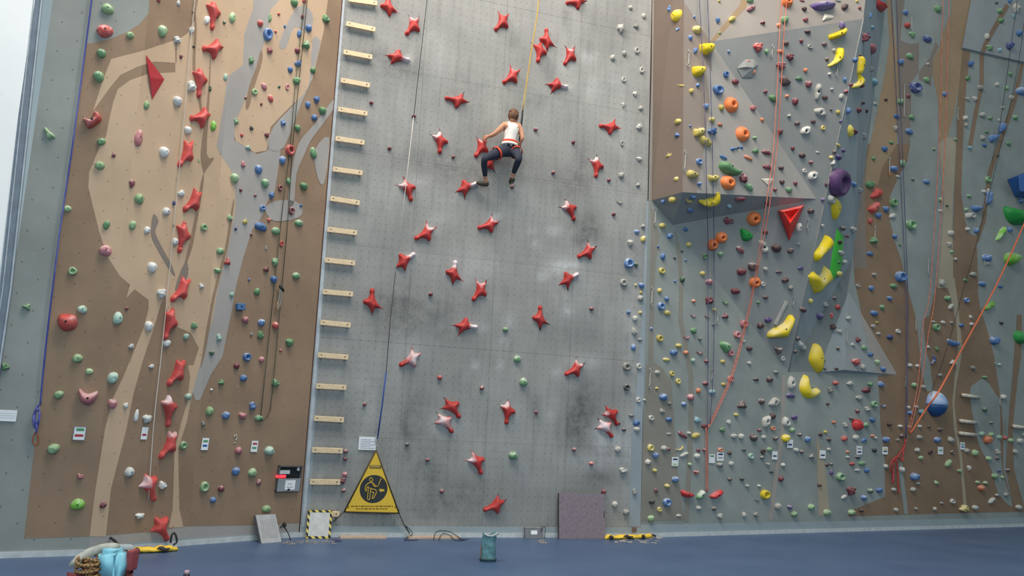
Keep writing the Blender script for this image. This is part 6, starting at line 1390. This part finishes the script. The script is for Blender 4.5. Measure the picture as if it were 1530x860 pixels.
def hand(sd, d, side, palm_n):
    """palm and five curled fingers; d points from wrist to knuckles, side towards the thumb"""
    w = J['wrist_'+sd][0]; d = d.normalized(); side = (side-d*side.dot(d)).normalized(); pn = palm_n.normalized()
    J['palm_'+sd] = (w+d*.045, .026); EDG.append(('wrist_'+sd, 'palm_'+sd))
    for k, (s_, L_) in enumerate(((.026, .062), (.009, .07), (-.008, .066), (-.025, .052))):
        b0 = w+d*.082+side*s_
        J[f'k{k}{sd}'] = (b0, .0105); J[f'm{k}{sd}'] = (b0+d*L_*.55+pn*L_*.15, .0092); J[f't{k}{sd}'] = (b0+d*L_*.72+pn*L_*.62, .0075)
        EDG.extend([('palm_'+sd, f'k{k}{sd}'), (f'k{k}{sd}', f'm{k}{sd}'), (f'm{k}{sd}', f't{k}{sd}')])
    J['th0'+sd] = (w+d*.035+side*.036, .012); J['th1'+sd] = (w+d*.062+side*.05+pn*.018, .0105); J['th2'+sd] = (w+d*.085+side*.046+pn*.04, .008)
    EDG.extend([('palm_'+sd, 'th0'+sd), ('th0'+sd, 'th1'+sd), ('th1'+sd, 'th2'+sd)])
nW = f_sp.n
hand('l', cp(724, 207, .13)-J['wrist_l'][0], f_sp.v, -nW)
hand('r', cp(776.4, 217.5, .33)-J['wrist_r'][0], f_sp.h*-1, -nW)
names = list(J); idx = {n: i for i, n in enumerate(names)}
me = bpy.data.meshes.new('body_skeleton'); me.from_pydata([tuple(J[n][0]) for n in names], [(idx[a], idx[b2]) for a, b2 in EDG], []); me.update()
tmp = bpy.data.objects.new('body_skeleton', me); COL.objects.link(tmp)
mod = tmp.modifiers.new('skin', 'SKIN'); mod.use_smooth_shade = True
if not me.skin_vertices: me.attributes  # layer is made with the modifier
if len(me.skin_vertices) == 0:
    bm = bmesh.new(); bm.from_mesh(me); bm.verts.layers.skin.verify(); bm.to_mesh(me); bm.free()
for n in names:
    sv = me.skin_vertices[0].data[idx[n]]; r = J[n][1]*1.12; sv.radius = (r, r); sv.use_root = (n == 'pelvis'); sv.use_loose = False
ss = tmp.modifiers.new('sub', 'SUBSURF'); ss.levels = 2; ss.render_levels = 2
bpy.context.view_layer.update()
dg = bpy.context.evaluated_depsgraph_get(); body = bpy.data.meshes.new_from_object(tmp.evaluated_get(dg))
bpy.data.objects.remove(tmp)
# head: skull with nose, brow, chin and ears, turned to the right, joined to the body
hc = cp(767.2, 173.6, .42)
look = (f_sp.h*.80+f_sp.n*-.55+f_sp.v*-.12).normalized(); hup = (f_sp.v-look*f_sp.v.dot(look)).normalized(); hside = look.cross(hup)
bm = bmesh.new(); bm.from_mesh(body)
def head_pt(a, b2):
    cb_, sb = math.cos(b2), math.sin(b2); x, y, z = cb_*math.cos(a), cb_*math.sin(a), sb   # x forward, y side, z up
    r = V((x*.098, y*.076, z*.118))
    if z < -.2: r.x += .012*max(0, x); r.y *= 1-.25*min(1, -z)
    nose = math.exp(-((a/.22)**2)-(((b2+.12)/.18)**2)); r.x += .028*nose
    brow = math.exp(-((a/.6)**2)-(((b2-.12)/.12)**2)); r.x += .006*brow
    sock = math.exp(-(((abs(a)-.38)/.16)**2)-(((b2-.0)/.11)**2)); r.x -= .010*sock
    lips = math.exp(-((a/.3)**2)-(((b2+.48)/.1)**2)); r.x += .007*lips
    ear = math.exp(-(((abs(a)-1.62)/.14)**2)-(((b2+.02)/.22)**2)); r.y += .02*ear*(1 if a > 0 else -1)
    return hc+look*r.x+hside*r.y+hup*r.z
HK, HL = 32, 20; grid = []
for i in range(1, HL):
    b2 = -math.pi/2+math.pi*i/HL; grid.append([bm.verts.new(head_pt(-math.pi+2*math.pi*k/HK, b2)) for k in range(HK)])
top = bm.verts.new(head_pt(0, math.pi/2)); bot = bm.verts.new(head_pt(0, -math.pi/2)); hf = []
for i in range(HL-2):
    for k in range(HK): l = (k+1) % HK; hf.append(bm.faces.new((grid[i][k], grid[i][l], grid[i+1][l], grid[i+1][k])))
for k in range(HK): l = (k+1) % HK; hf.append(bm.faces.new((grid[-1][k], grid[-1][l], top))); hf.append(bm.faces.new((bot, grid[0][l], grid[0][k])))
bmesh.ops.recalc_face_normals(bm, faces=bm.faces)
heads = set(f.index for f in hf)
# clothing colours by nearest limb
mats = [flat_mat('skin', (206, 152, 122), .55, var=.06), flat_mat('tank_white', (232, 230, 224), .8, var=.04), flat_mat('leggings_navy', (48, 52, 66), .8, var=.12)]
def seg_d(p, a, b2):
    ab = b2-a; t = max(0, min(1, (p-a).dot(ab)/ab.length_squared)); return (p-(a+ab*t)).length, t
zone = {}
for a, b2 in EDG:
    if a in ('waist', 'chest') or (a, b2) == ('pelvis', 'waist'): z = 1
    elif a in ('pelvis', 'hip_l', 'hip_r', 'thigh_l', 'thigh_r', 'knee_l', 'knee_r', 'calf_l', 'calf_r'): z = 2
    else: z = 0
    zone[(a, b2)] = z
bm.faces.ensure_lookup_table(); hset = set(hf)
for fc_ in bm.faces:
    fc_.smooth = True
    if fc_ in hset: fc_.material_index = 0; continue
    c_ = fc_.calc_center_median(); best = min(((seg_d(c_, J[a][0], J[b2][0])[0]-.6*(J[a][1]+J[b2][1])/2, a, b2) for a, b2 in EDG), key=lambda q: q[0]); a, b2 = best[1], best[2]
    z = zone[(a, b2)]; t = seg_d(c_, J[a][0], J[b2][0])[1]
    if (a, b2) == ('pelvis', 'waist'): z = 1 if t > .45 else 2
    if a == 'calf_l' and t > .72: z = 0
    if a == 'calf_r' and t > .68: z = 0
    if (a, b2) == ('upper', 'neck'): z = 0
    if (a, b2) in (('upper', 'shoulder_l'), ('upper', 'shoulder_r')): z = 1 if .22 < t < .62 else (1 if t <= .22 else 0)
    fc_.material_index = z
bme = bpy.data.meshes.new('person'); bm.to_mesh(bme); bm.free()
for m_ in mats: bme.materials.append(m_)
person = bpy.data.objects.new('person', bme); COL.objects.link(person)
tag(person, 'climber in white tank top and dark leggings, crouched on red speed holds', 'person')
# hair, gathered in a bun, as a shell over the back and crown
vs, fs = [], []
cells = {}
def hairok(a, b2): return (abs(a) > 1.0 and b2 > -.75+.0*a) or b2 > .55
for i in range(0, HL+1):
    b2 = -math.pi/2+math.pi*i/HL
    for k in range(HK):
        a = -math.pi+2*math.pi*k/HK; p = head_pt(a, b2); d = (p-hc)
        if hairok(a, b2): cells[(i, k)] = len(vs); vs.append(hc+d*1.10+hup*.006+d.normalized()*(.005*noise.noise(V((a*5, b2*5, 1)))))
for i in range(HL):
    for k in range(HK):
        l = (k+1) % HK; q = [(i, k), (i, l), (i+1, l), (i+1, k)]
        if all(c_ in cells for c_ in q): fs.append(tuple(cells[c_] for c_ in q))
hm_ = pymesh('hair', vs, fs, True)
M_HAIR = flat_mat('hair_brown', (104, 74, 54), .6, var=.3, scale=30)
ho = new_obj('hair', hm_, M_HAIR, person); so = ho.modifiers.new('thick', 'SOLIDIFY'); so.thickness = .012; so.offset = 0
bun = bmesh.new(); bmesh.ops.create_icosphere(bun, subdivisions=3, radius=.036, matrix=Matrix.Translation(hc-look*.085+hup*.055))
for v_ in bun.verts: v_.co += (v_.co-(hc-look*.085+hup*.055)).normalized()*.006*noise.noise(v_.co*60)
new_obj('hair_bun', bm_mesh('hair_bun', bun, True), M_HAIR, ho)
for s_ in (-1, 1):
    eb = bmesh.new(); bmesh.ops.create_icosphere(eb, subdivisions=2, radius=.011, matrix=Matrix.Translation(head_pt(.38*s_, .0)))
    new_obj('eye', bm_mesh('eye', eb, True), flat_mat('eye_dark', (50, 40, 36), .3), person)
new_obj('mouth', tube_mesh('mouth', [head_pt(-.22, -.47)+look*.002, head_pt(0, -.47)+look*.003, head_pt(.22, -.47)+look*.002], .004, 6), flat_mat('lips', (168, 96, 88), .5), person)
def band(name, a, b2, t, r, w_, mat, parent=person, sq=1.0, tiltv=None):
    c_ = a.lerp(b2, t); ax = (b2-a).normalized()
    if tiltv is not None: ax = (ax+tiltv).normalized()
    u_ = ax.cross(V((0, 0, 1)) if abs(ax.z) < .9 else V((1, 0, 0))).normalized(); v_ = ax.cross(u_); vs, fs = [], []; K = 20
    for (rr, hh) in ((r, -w_/2), (r+.012, -w_/2), (r+.012, w_/2), (r, w_/2)):
        for k in range(K): an = 2*math.pi*k/K; vs.append(c_+(u_*math.cos(an)+v_*math.sin(an)*sq)*rr+ax*hh)
    for i in range(4):
        for k in range(K): l = (k+1) % K; fs.append((i*K+k, i*K+l, ((i+1) % 4)*K+l, ((i+1) % 4)*K+k))
    return new_obj(name, pymesh(name, vs, fs, True), mat, parent)
M_HARN = flat_mat('harness_red', (206, 76, 56), .7)
P_ = lambda n: J[n][0]
harness = band('harness_belt', P_('pelvis'), P_('waist'), .86, .122, .05, M_HARN)
new_obj('shirt_hem', band('shirt_hem', P_('pelvis'), P_('waist'), .62, .128, .045, flat_mat('hem_white', (222, 222, 210), .8)).data, None, None) if False else band('shirt_hem', P_('pelvis'), P_('waist'), .60, .13, .045, flat_mat('hem_white', (222, 222, 210), .8))
band('leg_loop', P_('hip_l'), P_('thigh_l'), .62, .112, .035, M_HARN); band('leg_loop', P_('hip_r'), P_('thigh_r'), .35, .11, .035, M_HARN)
band('thigh_patch', P_('hip_l'), P_('thigh_l'), 1.25, .085, .05, flat_mat('patch_grey', (176, 178, 180), .8)) if False else None
lg = inflate('logo', [(-.02, -.015), (.02, -.015), (.02, .015), (-.02, .015)], .002, .5); lo_ = new_obj('shirt_logo', lg, flat_mat('logo_grey', (96, 92, 88), .8), person); lo_.matrix_world = f_sp.mat4(cp(768.4, 190.4, .475))
# shoes
for sd in 'lr':
    h_, b_, t_, a_ = P_('heel_'+sd), P_('ball_'+sd), P_('toe_'+sd), P_('ankle_'+sd)
    ext = t_+(t_-b_).normalized()*.02
    sh = new_obj('shoe', tube_mesh('shoe', smooth_path([h_-(b_-h_).normalized()*.035, h_, h_.lerp(b_, .5), b_, ext], 4), [.02]+[.047]*3+[.05]*4+[.05, .052, .052, .05, .048, .044, .04, .034, .016][:9], 12) if False else tube_mesh('shoe', smooth_path([h_-(b_-h_).normalized()*.04, h_, h_.lerp(b_, .5), b_, ext], 4), [.018, .034, .044, .048, .05, .05, .05, .05, .05, .05, .049, .048, .046, .042, .036, .028, .014], 12), flat_mat('shoe_dark', (66, 64, 56), .6, var=.25, scale=20), person)
    new_obj('sole_edge', tube_mesh('sole_edge', [h_-V((0, 0, .046)), b_-V((0, 0, .046)), ext-V((0, 0, .02))], [.012, .014, .008], 6), flat_mat('sole_tan', (150, 136, 104), .7), sh)

# ---- tell look-alikes on the same spot of wall apart by height
fam = {}
for o in list(COL.objects):
    if o.parent is None and o.get('category') in ('climbing hold', 'foot hold') and o.get('label'): fam.setdefault(o['label'], []).append(o)
RANK = {2: ('upper', 'lower'), 3: ('topmost', 'middle', 'lowest'), 4: ('topmost', 'second-highest', 'third-highest', 'lowest'), 5: ('topmost', 'second-highest', 'middle', 'second-lowest', 'lowest'), 6: ('topmost', 'second-highest', 'third-highest', 'third-lowest', 'second-lowest', 'lowest')}
for lab, os_ in fam.items():
    if len(os_) in RANK:
        os_.sort(key=lambda q: -q.matrix_world.translation.z)
        for w_, q in zip(RANK[len(os_)], os_):
            nl = w_+' '+lab
            if len(nl.replace('-', '-').split()) > 16: nl = nl.replace(' rounded', '').replace(' high on', ' on').replace(' halfway up', ' on').replace(' low on', ' on')
            q['label'] = nl
